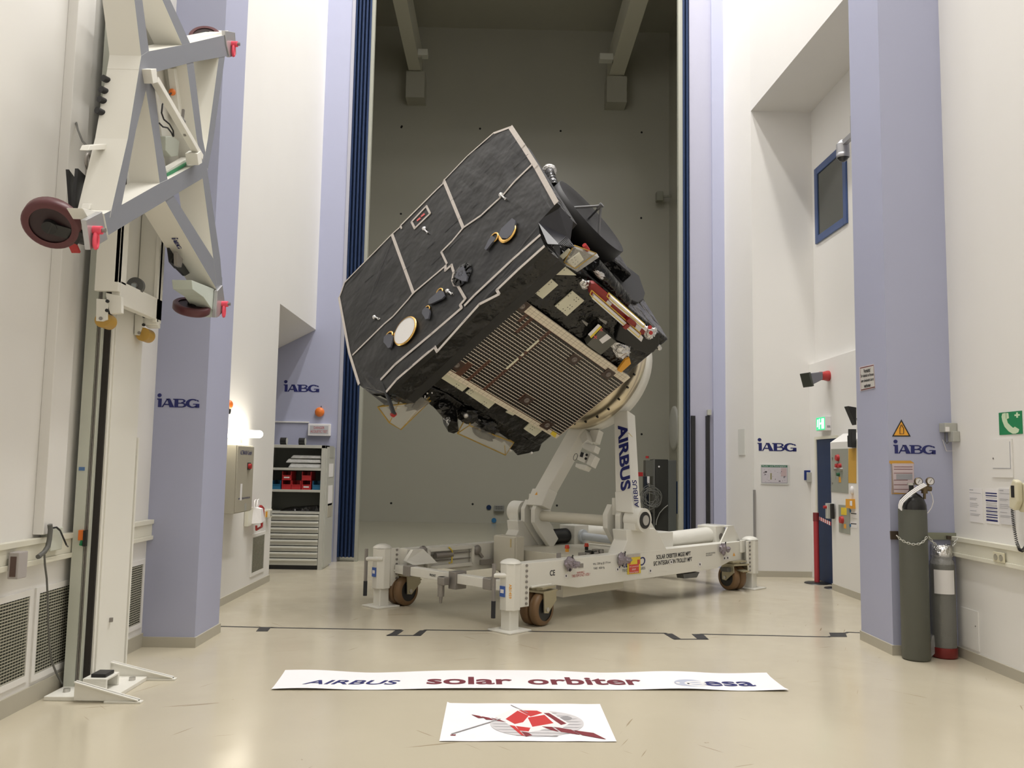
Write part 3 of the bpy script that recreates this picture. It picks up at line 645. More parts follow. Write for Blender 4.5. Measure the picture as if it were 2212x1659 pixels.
# ---- arms in the tilted plane, with their lettering
NA = -.1
def arm(px, nm): return MB(AF).prism(AF.ats(px, 2, NA), (0, 0, .17)).build('arm', M_TW, tr, .01, nm)
armr = arm([(1326, 890), (1355, 886), (1366, 1098), (1330, 1094)], 'right arm with dark blue lettering')
arml = arm([(1140, 1083), (1246, 895), (1276, 895), (1169, 1084)], 'left arm leaning inwards')
for px in ([(1328, 1062), (1364, 1060), (1367, 1108), (1330, 1104)], [(1136, 1090), (1150, 1055), (1185, 1055), (1170, 1092)]):
    MB(AF).prism(AF.ats(px, 2, NA-.006), (0, 0, .18)).build('arm_sleeve', M_TW, tr, .008)
disc = MB(SF).lathe((1.45, 1.05, 0), (0, 0, 1), [(.001, 2.82), (.745, 2.82), (.77, 2.84), (.77, 3.0), (.6, 3.03), (.001, 3.03)], 64).build('turntable', M_TW, tr)
q = AF.ats([(1332, 917), (1358, 915), (1364, 1058), (1340, 1060)], 2, NA-.002)
top = (q[0]+q[1])/2; bot = (q[2]+q[3])/2
dn_ = bot-top; put_text(mb := MB(AF), 'AIRBUS', (top+bot)/2+V((0, 0, -.003)), dn_, V((-dn_.y, dn_.x, 0))*(1 if True else 1), dn_.length, (q[1]-q[0]).length*.78, bold=.035)
mb.build('lettering', M_LOGO, armr)
r0 = AF.at(1376, 1098, 0, AF.at(1366, 1098, 2, NA).x+.002); r1 = AF.at(1370, 1036, 0, AF.at(1366, 1098, 2, NA).x+.002)
put_text(mb := MB(AF), 'AIRBUS', (r0+r1)/2, r1-r0, V((0, 0, 1)).cross(V((0, 1, 0)))*0+V((0, -(r1-r0).z, (r1-r0).y))*-1, (r1-r0).length, .085, bold=.02, shear=.25)
mb.build('lettering', M_LOGO, armr)
mb = MB(AF); c0 = AF.at(1358, 940, 2, NA)
for y in (935, 1004):
    p = AF.at(1357, y, 2, NA); mb.bar(p+V((.006, 0, .0)), p+V((.012, -.05, .17)), .004, .012)
mb.build('tape_strip', mat('yellowed_tape', (.62, .50, .25), .6), armr)
c = AF.at(1159, 1066, 2, NA-.008); MB(AF).prism([c+V((-.022, -.018, 0)), c+V((.022, -.018, 0)), c+V((0, .022, 0))], (0, 0, -.002)).build('warning_triangle', M_AMBER, arml)
# ---- drive units
for s, a in ((-1, -.67), (1, .67)):
    MB(TF).cyl((a, .06, .66), (a, .16, .665), .06, n=16).build('rod_end', M_STEEL, tr)
    mb = MB(TF); mb.lathe((a, .14, .665), (0, 1, 0), [(.085+(.012 if k % 2 else 0), k*.02) for k in range(17)], 24); mb.build('bellows', M_BLACK, tr)
    tbox('gear_box', (a-.13, .47, .53), (a+.13, .76, .80))
    MB(TF).cyl((a, .76, .675), (a, 1.75, .70), .11, n=28).build('drive_tube', M_TW, tr)
    e = tbox('end_block', (a-.14, 1.72, .56), (a+.14, 1.95, .83)); MB(TF).cyl((a+.14, 1.84, .69), (a+.145, 1.84, .69), .045, n=18).build('pin_cap', M_STL, e)
    for k in (-1, 1): MB(TF).prism([(a+k*.19, 1.72, .62), (a+k*.19, 2.22, .62), (a+k*.19, 2.05, .81), (a+k*.19, 1.9, .81)], (.02, 0, 0)).build('gusset', M_TW, tr)
    MB(TF).prism([(a-.19, 1.9, .81), (a+.21, 1.9, .81), (a+.21, 2.05, .81), (a-.19, 2.05, .81)], (0, 0, .02)).build('gusset_cap', M_TW, tr)
MB(TF).cyl((-.54, .62, .66), (-.50, .62, .66), .085, n=20).cyl((-.52, .62, .66), (.16, .62, .64), .05, n=20).build('drive_shaft', mat('pale_blue_white', (.62, .66, .70), .4), tr)
o = MB(TF).cyl((.14, .62, .64), (.34, .62, .64), .105, n=22).build('motor', M_TC, tr); MB(TF).cyl((.135, .62, .64), (.14, .62, .64), .075, n=16).build('motor_vent', M_STL, o)
tbox('gear_foot', (-.8, .47, .5), (-.3, .8, .54))
for x, y, red in ((1225, 1190, 1), (1267, 1186, 0)):
    p = TF.at(x, y, 2, .57); o = MB(TF).cyl((p.x, p.y, .56), (p.x, p.y, .60), .022, n=14).build('switch_base', M_AMBER if red else M_BLACK, tr)
    MB(TF).cyl((p.x, p.y, .60), (p.x, p.y, .64), .03, .022, n=16).build('stop_button', mat('stop_red', (.62, .05, .02), .4), o)
for x, y in ((1262, 1201), (1276, 1196), (1291, 1193)):
    p = TF.at(x, y, 2, .6); MB(TF).cbox((p.x, p.y, .60), (.10, .09, .07)).cyl((p.x+.05, p.y, .62), (p.x+.1, p.y-.06, .62), .02, n=10).build('connector', M_BLACK if x == 1276 else M_STL, tr)
for x, y in ((1207, 1202), (1288, 1199), (1207, 1267), (1290, 1257)):
    p = TF.at(x, y, 0, .82 if y < 1230 else .79); MB(TF).cbox(p, (.012, .06, .07)).build('grey_end_cap', M_STL, tr)
# ---- corner jacks
def jack(a, b, s, t, name='jack', lab=None):
    """s: outward side along the lateral axis, t: outward along the length"""
    fr = TF
    o = MB(fr).prism([(a+.105*math.cos(math.pi/8+k*math.pi/4), b+.105*math.sin(math.pi/8+k*math.pi/4), .20) for k in range(8)], (0, 0, .44)).build('jack', M_TW, tr, .006, lab)
    MB(fr).cbox((a, b, .11), (.125, .125, .2)).build('jack_leg', M_TW, o, .01)
    MB(fr).cbox((a, b, .008), (.30, .30, .016)).build('foot_plate', M_TW, o, .004)
    MB(fr).lathe((a, b, .64), (0, 0, 1), [(.105, 0), (.10, .012), (.075, .03), (.04, .042), (.001, .044)], 20).build('jack_cap', M_TW, o)
    bp = MB(fr).box((a+s*.06-.012, min(b, b-t*.19), .22), (a+s*.06+.012, max(b, b-t*.19), .635)).build('bolt_plate', M_TW, o, .004)
    for k in range(8): MB(fr).cyl((a+s*.07, b-t*.145, .25+k*.052), (a+s*.085, b-t*.145, .25+k*.052), .013, n=10).build('bolt', M_STL, bp)
    return o
def crank(o, px, a0):
    p = TF.at(*px, 0, a0); fb = lambda z: (p.x, p.y, p.z+z)
    j = WLOC  # the lever hangs straight down beside its jack
    mb = MB(TF); mb.cbox(fb(-.10), (.03, .03, .42)); mb.build('crank_lever', M_STL, o, .004)
    MB(TF).cyl(fb(-.24), fb(-.40), .022, n=12).build('crank_grip', M_GRIP, o)
    MB(TF).cyl(fb(.0), (p.x+.13, p.y+.13, p.z), .024, n=12).build('crank_shaft', M_TW, o)
ja = jack(-.97, -2.31, 1, -1); jb = jack(.94, -2.2, 1, -1, lab='nearest corner jack with a blue label and orange lettering'); jc = jack(.97, 2.31, 1, 1); jd = jack(-.97, 2.3, 1, 1)
crank(ja, (791, 1207), -1.02); crank(jb, (1067, 1243), .88)
for o, x, y in ((ja, 812, 1244), (jb, 1086, 1287)):
    p = TF.at(x, y, 1, -2.31 if o is ja else -2.2); 
    bb = -2.419 if o is ja else -2.309; aa = -.97 if o is ja else .94
    MB(TF).box((aa-.035, bb, .33), (aa+.03, bb+.01, .43)).build('blue_label', mat('label_blue', (.05, .12, .42), .5), o)
    MB(TF).box((aa-.025, bb-.001, .365), (aa+.02, bb, .40)).build('label_print', M_PAPER, o)
mb = MB(TF); dd = TF.w((0, 0, 0)); ang = math.radians(-45)
ex = V((math.cos(ang), math.sin(ang), 0))
put_text(mb, 'AB1459', V((.94, -2.2, .385))+V((.1, -.1, 0)).normalized()*.0985, (0, 0, -1), (.707, .707, 0), .135, .026, bold=.02); mb.build('lettering', M_AMBER, jb)
# ---- casters
def caster(a, b, ang, lab=None):
    """twin wheel caster; ang turns its axle"""
    o0 = TF.w((a, b, 0)); ax = V((math.cos(ang), math.sin(ang), 0)); fw = V((-ax.y, ax.x, 0)); R = .165
    f = Fr(o0, ax, fw, (0, 0, 1)); o = None
    mb = MB(f)
    for x0 in (-.105, .006): mb.lathe((x0, 0, R), (1, 0, 0), [(.115, 0), (R-.02, 0), (R, .018), (R, .082), (R-.02, .10), (.115, .10)], 40)
    o = mb.build('caster', M_TREAD, tr, label=lab)
    for x0, x1 in ((-.1, -.004), (.004, .1)): MB(f).cyl((x0, 0, R), (x1, 0, R), .118, n=30).build('wheel_hub', M_BLACK, o)
    fk = MB(f)
    for s in (-1, 1):
        x = s*.125; fk.prism([(x-.006, -.05, R-.03), (x-.006, .02, R-.04), (x-.006, .05, R-.01), (x-.006, .16, .24), (x-.006, .15, .325), (x-.006, -.06, .325)], (.012, 0, 0))
    fk.build('fork', M_BRASS, o)
    MB(f).cbox((0, .05, .335), (.27, .24, .02)).cyl((0, .03, .345), (0, .03, .365), .09, n=22).cbox((0, .03, .374), (.25, .22, .018)).build('swivel_plate', M_BRASS, o)
    MB(f).cyl((-.14, 0, R), (.14, 0, R), .022, n=12).build('axle', M_STEEL, o)
    MB(f).bar((.0, .14, .27), (.0, .25, .26), .12, .014).build('brake_pedal', M_BRASS, o); return o
caster(-.90, -2.07, math.radians(-38)); caster(.90, -1.78, math.radians(-38), 'nearest twin wheel caster'); caster(.88, 2.0, math.radians(-150)); caster(-.86, 1.95, math.radians(-60))
for a, b in ((-.88, -2.05), (.88, -1.78), (.86, 1.98), (-.86, 1.95)): tbox('caster_mount', (a-.13, b-.15, .38), (a+.09, b+.15, .40))
# ---- bits on the far front rail
for x, y in ((913, 1190), (1031, 1188)): 
    p = TF.at(x, y, 0, -.80); MB(TF).sph(p, .055, 10, 8, (.6, 1.1, 1.1)).bar(p, p+V((.02, .07, -.09)), .035, .03).build('latch_lever', M_STL, tr, .0)
fr_ = MB(TF); p0 = TF.at(925, 1187, 0, -.78); p1 = TF.at(1020, 1183, 0, -.78); zz = .60
for a_, b_ in (((p0.y, zz), (p1.y, zz)), ((p0.y, .40), (p1.y, .40)), ((p0.y, zz), (p0.y, .40)), ((p1.y, zz), (p1.y, .40))):
    fr_.bar((-.78, a_[0], a_[1]), (-.78, b_[0], b_[1]), .04, .04)
fr_.build('rod_rack', M_TW, tr)
for z in (.54, .47): MB(TF).cyl((-.79, p0.y, z), (-.79, p1.y, z), .008, n=8).build('stored_rod', M_STL, tr)
p = TF.at(957, 1199, 0, -.77); MB(TF).cyl(p-V((0, .12, 0)), p+V((0, .14, 0)), .035, n=12).build('stored_handle', M_STL, tr)
q = TF.ats([(970, 1182), (977, 1190), (976, 1216), (970, 1216)], 0, -.75); MB(TF).tube(q, .008, 6).build('yellow_strap', M_YELLOW, tr)
mb = MB(TF); mb.prism([(-.76, -1.02, .44), (-.76, -.72, .44), (-.76, -.60, .32), (-.76, -.58, .27), (-.76, -.66, .25), (-.76, -.84, .38), (-.76, -1.02, .38)], (.025, 0, 0)); mb.build('towing_eye', M_STL, tr)
# ---- wrapped valve handles on the near rail
M_WRAP = mat('mauve_film', (.30, .26, .29), .18, bump=.8, bscale=25, metal=.3)
for x, y in ((1230, 1218), (1344, 1209), (1562, 1186)):
    p = TF.at(x, y, 0, .985); o = foil(p, .058, (.7, 1.1, 1.3), x, TF).build('wrapped_handle', M_WRAP, tr)
    foil(p+V((.02, .08, -.01)), .042, (.7, 1.5, .8), x+1, TF).build('wrapped_grip', M_WRAP, o); MB(TF).bar(p+V((.02, -.02, -.07)), p+V((.02, .03, .09)), .012, .01).build('cable_tie', M_DARK, o)
# ---- lettering and labels on the near rail
AX = .9525
def rail_text(txt, x0, y0, x1, y1, hpx, m, bold=.0, shear=0.):
    a = TF.at(x0, y0, 0, AX); b = TF.at(x1, y1, 0, AX); w = abs(b.y-a.y); c = (a+b)/2
    put_text(mb := MB(TF), txt, c, (0, 1, 0), (0, 0, 1), w, hpx/176.0, bold, shear); return mb.build('lettering', m, near)
M_TXT = mat('black_lettering', (.02, .02, .025), .6)
rail_text('SOLAR ORBITER MGSE MPT', 1418, 1203, 1492, 1196, 9, M_TXT, .02); rail_text('S/C INTEGRATION TROLLEY MPT', 1412, 1216, 1495, 1209, 9, M_TXT, .02)
rail_text('CE', 1188, 1238, 1199, 1237, 10, M_TXT, .02); rail_text('WLL 2200 kg @ 1771mm', 1281, 1219, 1319, 1215, 5, M_TXT); rail_text('TARE : 4020 Kg', 1282, 1229, 1306, 1226, 5, M_TXT)
M_RTXT = mat('red_lettering', (.45, .02, .02), .6)
rail_text('WARNING !', 1246, 1237, 1263, 1236, 4, M_RTXT); rail_text('THIS ITEM IS NOT ATEX !', 1235, 1244, 1275, 1241, 5, M_RTXT)
rail_text('ADCO', 1336, 1218, 1394, 1212, 17, M_LOGO, .01, .15); rail_text('TECHNOLOGIES', 1344, 1233, 1394, 1227, 5, M_TXT)
rail_text('DANGER MOVING', 1525, 1196, 1545, 1194, 3, M_TXT); rail_text('MACHINERY', 1525, 1200, 1539, 1199, 3, M_TXT)
def rail_patch(name, px, m, lift=.0): return MB(TF).prism(TF.ats(px, 0, AX+lift), (.002, 0, 0)).build(name, m, near)
rail_patch('yellow_sticker', [(1355, 1200), (1383, 1197), (1384, 1238), (1355, 1241)], M_YELLOW, .002)
rail_patch('tape_strip', [(1355, 1199), (1383, 1196), (1383, 1202), (1355, 1205)], M_TAPE, .0045)
M_SRED = mat('sticker_red', (.62, .07, .05), .5)
rail_patch('red_panel', [(1359, 1220), (1380, 1218), (1380, 1237), (1359, 1239)], M_SRED, .0045)
for x in (1357, 1377): rail_patch('red_panel', [(x, 1209), (x+5, 1208.5), (x+5, 1218), (x, 1219)], M_SRED, .0045)
a = TF.at(1369.5, 1224, 0, AX+.007)
for k, t in enumerate(('S/C powered', 'ensure', 'Remote Sensor')):
    put_text(mb := MB(TF), t, a+V((0, 0, -.03*k)), (0, 1, 0), (0, 0, 1), .17 if k != 1 else .07, .018); mb.build('lettering', M_PAPER, near)
rail_patch('blue_label', [(1240, 1212), (1245, 1211.5), (1245, 1215), (1240, 1216)], M_LOGO); rail_patch('photo_label', [(1249, 1218), (1260, 1217), (1260, 1226), (1249, 1227)], M_STL)
for x, y in ((1220, 1240), (1331, 1226), (1447, 1210), (1402, 1229), (1509, 1215), (1562, 1202), (1569, 1201)):
    rail_patch('pictogram_label', [(x, y), (x+6, y-.6), (x+6, y+8), (x, y+8.6)], M_PAPER, .0); rail_patch('pictogram', [(x+2, y+2), (x+4, y+2), (x+4, y+6), (x+2, y+6)], M_TXT, .002)
rail_patch('warning_triangle', [(1583, 1201), (1588, 1200.5), (1585.5, 1194)], M_AMBER)
for x in (1600, 1617):
    p = TF.at(x+3, 1187, 0, .96); tbox('cable_cover', (.95, p.y-.05, .48), (.985, p.y+.05, .64))
p = TF.at(897, 1225, 0, -.80); put_text(mb := MB(TF), 'ADCO', (-.818, -1.86, .48), (0, 1, 0), (0, 0, 1), .24, .06, shear=.2); mb.build('lettering', M_TXT, far)
put_text(mb := MB(TF), 'FRONT', (-.22, -2.203, .405), (1, 0, 0), (0, 0, 1), .10, .026, bold=.02); mb.build('lettering', M_TXT, tr)
# ---- the hand unit hanging under the turntable
gd = MB(AF).bar(AF.at(1263, 929, 2, .03), AF.at(1269, 960, 2, -.1), .1, .1).build('gear_motor', M_TW, tr, .01)
for px in ([(1262, 956), (1287, 962), (1282, 976), (1258, 968)], [(1252, 975), (1270, 980), (1262, 1000), (1246, 992)], [(1275, 978), (1286, 985), (1276, 1007), (1266, 1002)], [(1244, 1000), (1268, 1005), (1262, 1014), (1242, 1008)], [(1274, 928), (1294, 928), (1286, 955), (1276, 955)]):
    MB(AF).prism(AF.ats(px, 2, -.14 if px[0][1] > 940 else .0), (0, 0, .1)).build('motor_casing', M_TW, gd, .006)
MB(AF).prism(AF.ats([(1255, 976), (1261, 978), (1258, 988), (1252, 986)], 2, -.145), (0, 0, .01)).build('display', M_DARK, gd)
for x, y in ((1268, 983), (1266, 991)): c = AF.at(x, y, 2, -.142); MB(AF).cyl(c, c+V((0, 0, -.012)), .016, n=12).build('knob', M_BLACK, gd)
c = AF.at(1243, 987, 2, -.13); MB(AF).tube([c+V((.03*math.cos(t*.4), .045*math.sin(t*.4), 0)) for t in range(16)], .004, 5, True).build('cable_loop', M_CABLE, gd)
# ================================================================ lift mast, its carriage and the tilted dolly frame on the left
M_LW = mat('lift_white', (.80, .785, .72), .42)
M_LG = mat('lift_greenish', (.60, .62, .54), .45)
M_BELT = mat('brown_black_belt', (.018, .014, .012), .6)
M_RUBR = mat('maroon_polyurethane', (.11, .03, .035), .4)
ms = thing('lift_mast', (-2.8, 6.1, 0), 'tall white lift mast with a black belt bolted to the floor at the left wall', 'lift mast')
ZT = 9.5
MB().box((-2.95, 6.05, .02), (-2.875, 6.6, ZT)).box((-2.845, 6.05, .02), (-2.832, 6.6, ZT)).box((-2.875, 6.2, .02), (-2.78, 6.6, ZT)).build('mast', M_LG, ms)
MB().box((-2.79, 6.09, .02), (-2.775, 6.6, ZT)).box((-2.775, 6.12, .02), (-2.765, 6.57, ZT)).box((-2.777, 6.58, .02), (-2.755, 6.6, 1.75)).build('mast_cover', M_LW, ms, .002)
for x in (-2.868, -2.856): bx('guide_rail', (x-.004, 6.06, .02), (x+.004, 6.2, ZT), M_STL, ms)
bx('belt', (-2.832, 6.075, .02), (-2.79, 6.2, ZT), M_BELT, ms)
bx('base_plate', (-2.95, 5.8, 0), (-2.5, 6.5, .028), M_LW, ms, bevel=.004)
for y, x0 in ((5.77, -2.74), (6.36, -2.80)):
    MB().prism([(x0, y, .012), (-2.32, y, .012), (-2.32, y, .022), (x0, y, .135)], (0, .022, 0)).prism([(x0, y-.012, .125), (-2.32, y-.012, .012), (-2.32, y-.012, .022), (x0, y-.012, .135)], (0, .046, 0)).box((x0+.2, y-.012, 0), (-2.30, y+.034, .013)).build('foot_fin', M_LW, ms, .002)
o = MB().box((-2.76, 5.92, .028), (-2.60, 5.94, .105)).box((-2.76, 6.10, .028), (-2.60, 6.12, .105)).box((-2.76, 5.92, .10), (-2.60, 6.12, .115)).build('stop_bracket', M_LW, ms, .004)
bx('rubber_pad', (-2.72, 5.95, .115), (-2.62, 6.08, .138), M_DARK, o, bevel=.004)
for x, y in ((-2.86, 5.92), (-2.56, 6.24)): MB().cyl((x, y, .028), (x, y, .05), .022, n=6).build('anchor_bolt', M_STEEL, ms)
bx('mast_stud', (-2.765, 6.28, .42), (-2.745, 6.30, .45), M_STL, ms)
o = bx('limit_switch', (-2.90, 6.02, 1.02), (-2.86, 6.05, 1.09), M_ORANGE, ms, bevel=.004)
MB().box((-2.86, 6.01, .98), (-2.845, 6.05, 1.09)).build('switch_mount', M_BLACK, o); MB().cyl((-2.87, 6.03, 1.02), (-2.88, 6.03, .985), .012, n=10).build('green_gland', M_GREEN, o)
bx('maker_plate', (-2.935, 6.045, 1.50), (-2.895, 6.05, 1.525), mat('plate_blue', (.10, .20, .42), .5), ms)
# carriage
cg = thing('lift_carriage', (-2.68, 6.1, 2.5), 'white carriage with yellow rollers riding on the lift mast behind the tilted frame', 'lift carriage')
MB().box((-2.76, 5.74, 2.72), (-2.60, 5.78, 4.9)).box((-2.63, 5.74, 2.78), (-2.60, 5.86, 4.9)).box((-2.76, 5.78, 4.7), (-2.6, 6.5, 4.9)).box((-2.66, 5.78, 2.64), (-2.60, 6.5, 2.80)).box((-2.76, 6.42, 2.60), (-2.60, 6.46, 4.9)).box((-2.63, 6.40, 2.62), (-2.60, 6.50, 4.9)).build('carriage_frame', M_LW, cg, .004)
for px, nm in (([(228, 632), (262, 640), (262, 676), (238, 678), (231, 655)], 0), ([(310, 680), (342, 690), (342, 708), (318, 708), (310, 700)], 1)):
    y = 5.76 if nm == 0 else 6.44
    MB().prism(WF.ats(px, 1, y), (0, .04, 0)).build('roller_lug', M_LW, cg, .003)
for px, (cx, cy), y in (([(208, 645), (231, 647), (231, 690), (221, 694), (207, 693)], (219, 686), 5.74), ([(291, 679), (308, 679), (308, 700), (300, 724), (290, 723)], (302, 717), 6.40)):
    o = MB().prism(WF.ats(px, 1, y), (0, .02, 0)).build('roller_bracket', M_LW, cg, .002)
    c = WF.at(cx+6, cy+4, 1, y); c.x = max(c.x, -2.672); MB().cyl(c+V((-.03, .02, 0)), c+V((-.03, .13, 0)), .052, n=22).build('roller', mat('roller_yellow', (.50, .30, .06), .4), o)
    b = WF.at(cx-1, cy+2, 1, y); MB().cyl(b, b-V((0, .008, 0)), .012, n=10).build('roller_bolt', M_STL, o)
for x, y in ((233, 651), (232, 671), (312, 684), (311, 702)):
    b = WF.at(x, y, 1, 5.73 if x < 260 else 6.41); MB().cyl(b, b-V((0, .012, 0)), .012, n=8).build('socket_bolt', M_DARK, cg)
c = WF.at(291, 617, 1, 6.1); o = MB().cyl(c, c+V((0, .035, 0)), .062, n=28).build('buffer_wheel', mat('grey_rubber', (.12, .12, .115), .5), cg); MB().cyl(c-V((0, .01, 0)), c+V((0, .0, 0)), .022, n=16).build('wheel_hub', M_STL, o)
MB().box((c.x-.014, 6.075, c.z-.13), (c.x+.014, 6.09, c.z+.01)).build('wheel_fork', mat('pale_zinc', (.45, .50, .52), .35, metal=.5), o)
# dolly frame: an outline of bars standing parallel to the wall, grey in front, white on the sides
XF, DF = -2.32, -.2
fm = thing('tilted_dolly_frame', WF.at(330, 400, 0, XF), 'white truss dolly frame with a grey face, tilted on the lift', 'dolly frame')
bars = [[(290, -4), (307, -4), (322, 112), (322, 160), (305, 122)], [(349, -4), (366, -4), (411, 94), (400, 104), (394, 98)],
        [(305, 121), (320, 111), (395, 97), (411, 93), (480, 77), (503, 72), (506, 120), (485, 122), (417, 134), (335, 156), (316, 175), (300, 150)],
        [(305, 122), (326, 150), (319, 180), (294, 280), (263, 442), (238, 470), (241, 453), (276, 300)], [(313, 181), (323, 158), (333, 181), (347, 300), (362, 388), (365, 398), (346, 402), (332, 300)],
        [(403, 137), (418, 134), (438, 300), (448, 350), (436, 352), (425, 300)], [(473, 123), (486, 121), (461, 300), (449, 366), (441, 345), (449, 300)],
        [(225, 462), (241, 454), (262, 443), (345, 396), (362, 388), (438, 347), (449, 352), (447, 372), (438, 385), (374, 423), (357, 434), (234, 508)],
        [(357, 434), (374, 421), (461, 559), (480, 600), (480, 627), (470, 628)], [(437, 380), (448, 368), (476, 560), (481, 627), (470, 628), (461, 560)]]
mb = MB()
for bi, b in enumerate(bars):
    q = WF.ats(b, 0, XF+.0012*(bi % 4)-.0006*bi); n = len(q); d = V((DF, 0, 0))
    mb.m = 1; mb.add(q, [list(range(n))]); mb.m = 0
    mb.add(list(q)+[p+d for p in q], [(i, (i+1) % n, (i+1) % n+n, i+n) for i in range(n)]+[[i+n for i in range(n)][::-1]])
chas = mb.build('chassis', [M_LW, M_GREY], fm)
def fplate(name, px, x, th, m, par=fm, bev=.003): return MB().prism(WF.ats(px, 0, x), (th, 0, 0)).build(name, m, par, bev)
for px in ([(186, 475), (221, 457), (233, 517), (195, 540)], [(486, 66), (508, 70), (511, 118), (497, 124), (490, 98)], [(470, 628), (481, 616), (486, 654), (474, 684), (466, 686)]):
    fplate('corner_plate', px, XF+.012, -.03, mat('plate_zinc', (.52, .52, .53), .35, metal=.6))
fplate('end_casting', [(178, 450), (222, 458), (208, 470), (192, 474)], XF-.02, -.09, M_LW); fplate('end_casting', [(414, 605), (470, 627), (470, 686), (440, 642), (416, 625)], XF-.02, -.15, mat('pale_green', (.55, .60, .54), .45))
fplate('end_casting', [(434, 78), (493, 66), (500, 80), (412, 92)], XF-.05, -.12, M_LW)
for px, x in (([(195, 314), (253, 309), (250, 322), (190, 325)], -2.44), ([(196, 440), (240, 444), (238, 455), (192, 452)], -2.44)): fplate('strap_plate', px, x, -.05, M_LW)
for x, y in ((505, 105), (208, 512), (484, 667)):                        # pink swivel eyes
    c = WF.at(x, y, 0, XF+.03); k = .036
    o = MB().tube([c+V((0, .5*k*math.cos(t*.524), 1.2*k*math.sin(t*.524)-.02)) for t in range(12)], .012, 8, True).build('lifting_eye', M_PINK, fm)
    MB().cyl(c+V((-.02, 0, .04)), c+V((.03, 0, .04)), .024, n=14).build('eye_bolt', M_PINK, o); MB().cyl(c+V((.03, 0, .04)), c+V((.05, .0, .04)), .014, n=6).build('bolt_head', M_STL, o)
def fcaster(c, nrm, r, th, toward, lab=None):
    c = V(c); nrm = V(nrm).normalized()
    o = MB().lathe(c-nrm*th/2, nrm, [(r*.72, .004), (r-.012, 0), (r, .012), (r, th-.012), (r-.012, th), (r*.72, th-.004)], 36).build('caster', M_RUBR, fm, label=lab)
    MB().cyl(c-nrm*(th*.32), c+nrm*(th*.32), r*.73, n=30).build('wheel_disc', mat('dark_maroon', (.03, .012, .014), .45), o)
    MB().cyl(c-nrm*th*.75, c+nrm*th*.75, r*.26, n=18).build('wheel_hub', M_BLACK, o)
    t = V(toward)-c; e = c+t*.92; mb = MB()
    for s in (-1, 1): mb.bar(c+nrm*(s*th*.72), e+nrm*(s*th*.72), .075, .01, nrm)
    mb.bar(e-nrm*th, e+nrm*th, .09, .05, t); mb.build('fork', M_BLACK, o)
    d = t.normalized(); MB().cyl(e-d*.0, e+d*.05, .075, n=20).build('swivel_bearing', M_BLACK, o); return o
w1 = WF.at(112, 482, 0, -2.62)
o = fcaster(w1, (.12, -.68, -.70), .158, .075, WF.at(176, 500, 0, -2.5), 'maroon caster at the lower left end')
c = WF.at(160, 532, 0, -2.6); MB().bar(c+V((0, -.05, .03)), c+V((0, .03, -.03)), .05, .014).build('brake_tab', M_RED, o)
fcaster(WF.at(414, 664, 0, -2.49), (.25, -.42, .86), .145, .07, WF.at(462, 664, 0, -2.42), 'maroon caster at the lower right end')
fcaster(WF.at(443, 80, 0, -2.5), (.1, -.80, .45), .13, .05, WF.at(462, 92, 0, -2.42), 'maroon caster at the upper right end')
for px, x in (([(149, 366), (162, 384), (168, 448), (155, 446)], -2.62), ([(169, 364), (185, 380), (184, 392), (168, 455), (162, 452)], -2.56)): fplate('black_skid', px, x, -.02, M_DARK, bev=0)
for px, x in (([(363, 514), (385, 548), (382, 580), (370, 566)], -2.5), ([(380, 548), (400, 575), (410, 590), (400, 596), (370, 566)], -2.46)): fplate('black_skid', px, x, -.02, M_DARK, bev=0)
fplate('skid_bracket', [(383, 544), (396, 560), (392, 578), (384, 574)], -2.42, -.03, M_STL)
for x, y in ((237, 176), (233, 200), (229, 221), (224, 245)):
    c = WF.at(x, y, 0, -2.50); MB().cyl(c, c+V((-.02, -.05, .0)), .021, n=14).build('knob', M_DARK, fm)
c = WF.at(190, 358, 0, -2.55); MB().tube([c+V((0, .03*math.cos(t*.524), .045*math.sin(t*.524)+.03)) for t in range(12)], .012, 7, True).bar(c, c+V((0, .03, -.1)), .03, .02).build('hook', M_STL, fm)
# brace bar, junction box, lamp and cables in the middle bay
p0 = WF.at(334, 172, 0, XF+.03); p1 = WF.at(432, 340, 0, XF+.03)
br = MB().bar(p0, p1, .045, .05, (1, 0, 0)).build('brace_bar', M_LW, fm, .004)
for px in ([(326, 150), (338, 148), (341, 178), (331, 181)], [(426, 332), (434, 326), (437, 352), (429, 357)]): fplate('brace_end', px, XF+.06, -.09, M_LW)
c = WF.at(389, 257, 0, XF+.03); o = MB().cyl(c-V((0, .03, 0)), c+V((0, .05, 0)), .022, n=12).build('clamp_screw', M_STEEL, fm)
MB().bar(c+V((0, .04, 0)), c+V((0, .05, .09)), .016, .016).bar(c+V((0, .03, 0)), c+V((0, .11, -.08)), .016, .016).build('clamp_handle', M_STL, o)
jb_ = MB().prism(WF.ats([(358, 295), (372, 294), (388, 305), (385, 337), (370, 339), (358, 325)], 0, -2.42), (-.08, 0, 0)).build('junction_box', mat('box_grey_green', (.42, .44, .38), .5), fm, .004)
fplate('back_panel', [(330, 140), (412, 132), (432, 345), (362, 392)], -2.49, -.012, M_LW)
fplate('bay_rib', [(376, 148), (384, 147), (398, 262), (390, 264)], -2.40, -.05, M_LW); fplate('bay_rib', [(360, 368), (408, 340), (412, 346), (362, 376)], -2.38, -.06, M_LW); fplate('green_strip', [(361, 377), (408, 350), (408, 354), (362, 382)], -2.36, -.02, M_GREEN, bev=0)
c = WF.at(372, 199, 0, -2.42); MB().sph(c, .025, 12, 8).build('orange_lamp', M_ORANGE, fm)
cb_ = [WF.at(x, y, 0, -2.42) for x, y in ((370, 201), (360, 210), (351, 226), (349, 244), (354, 258), (366, 268), (374, 282), (375, 295))]
MB().tube(cb_, .006, 6).build('cable', M_DARK, fm)
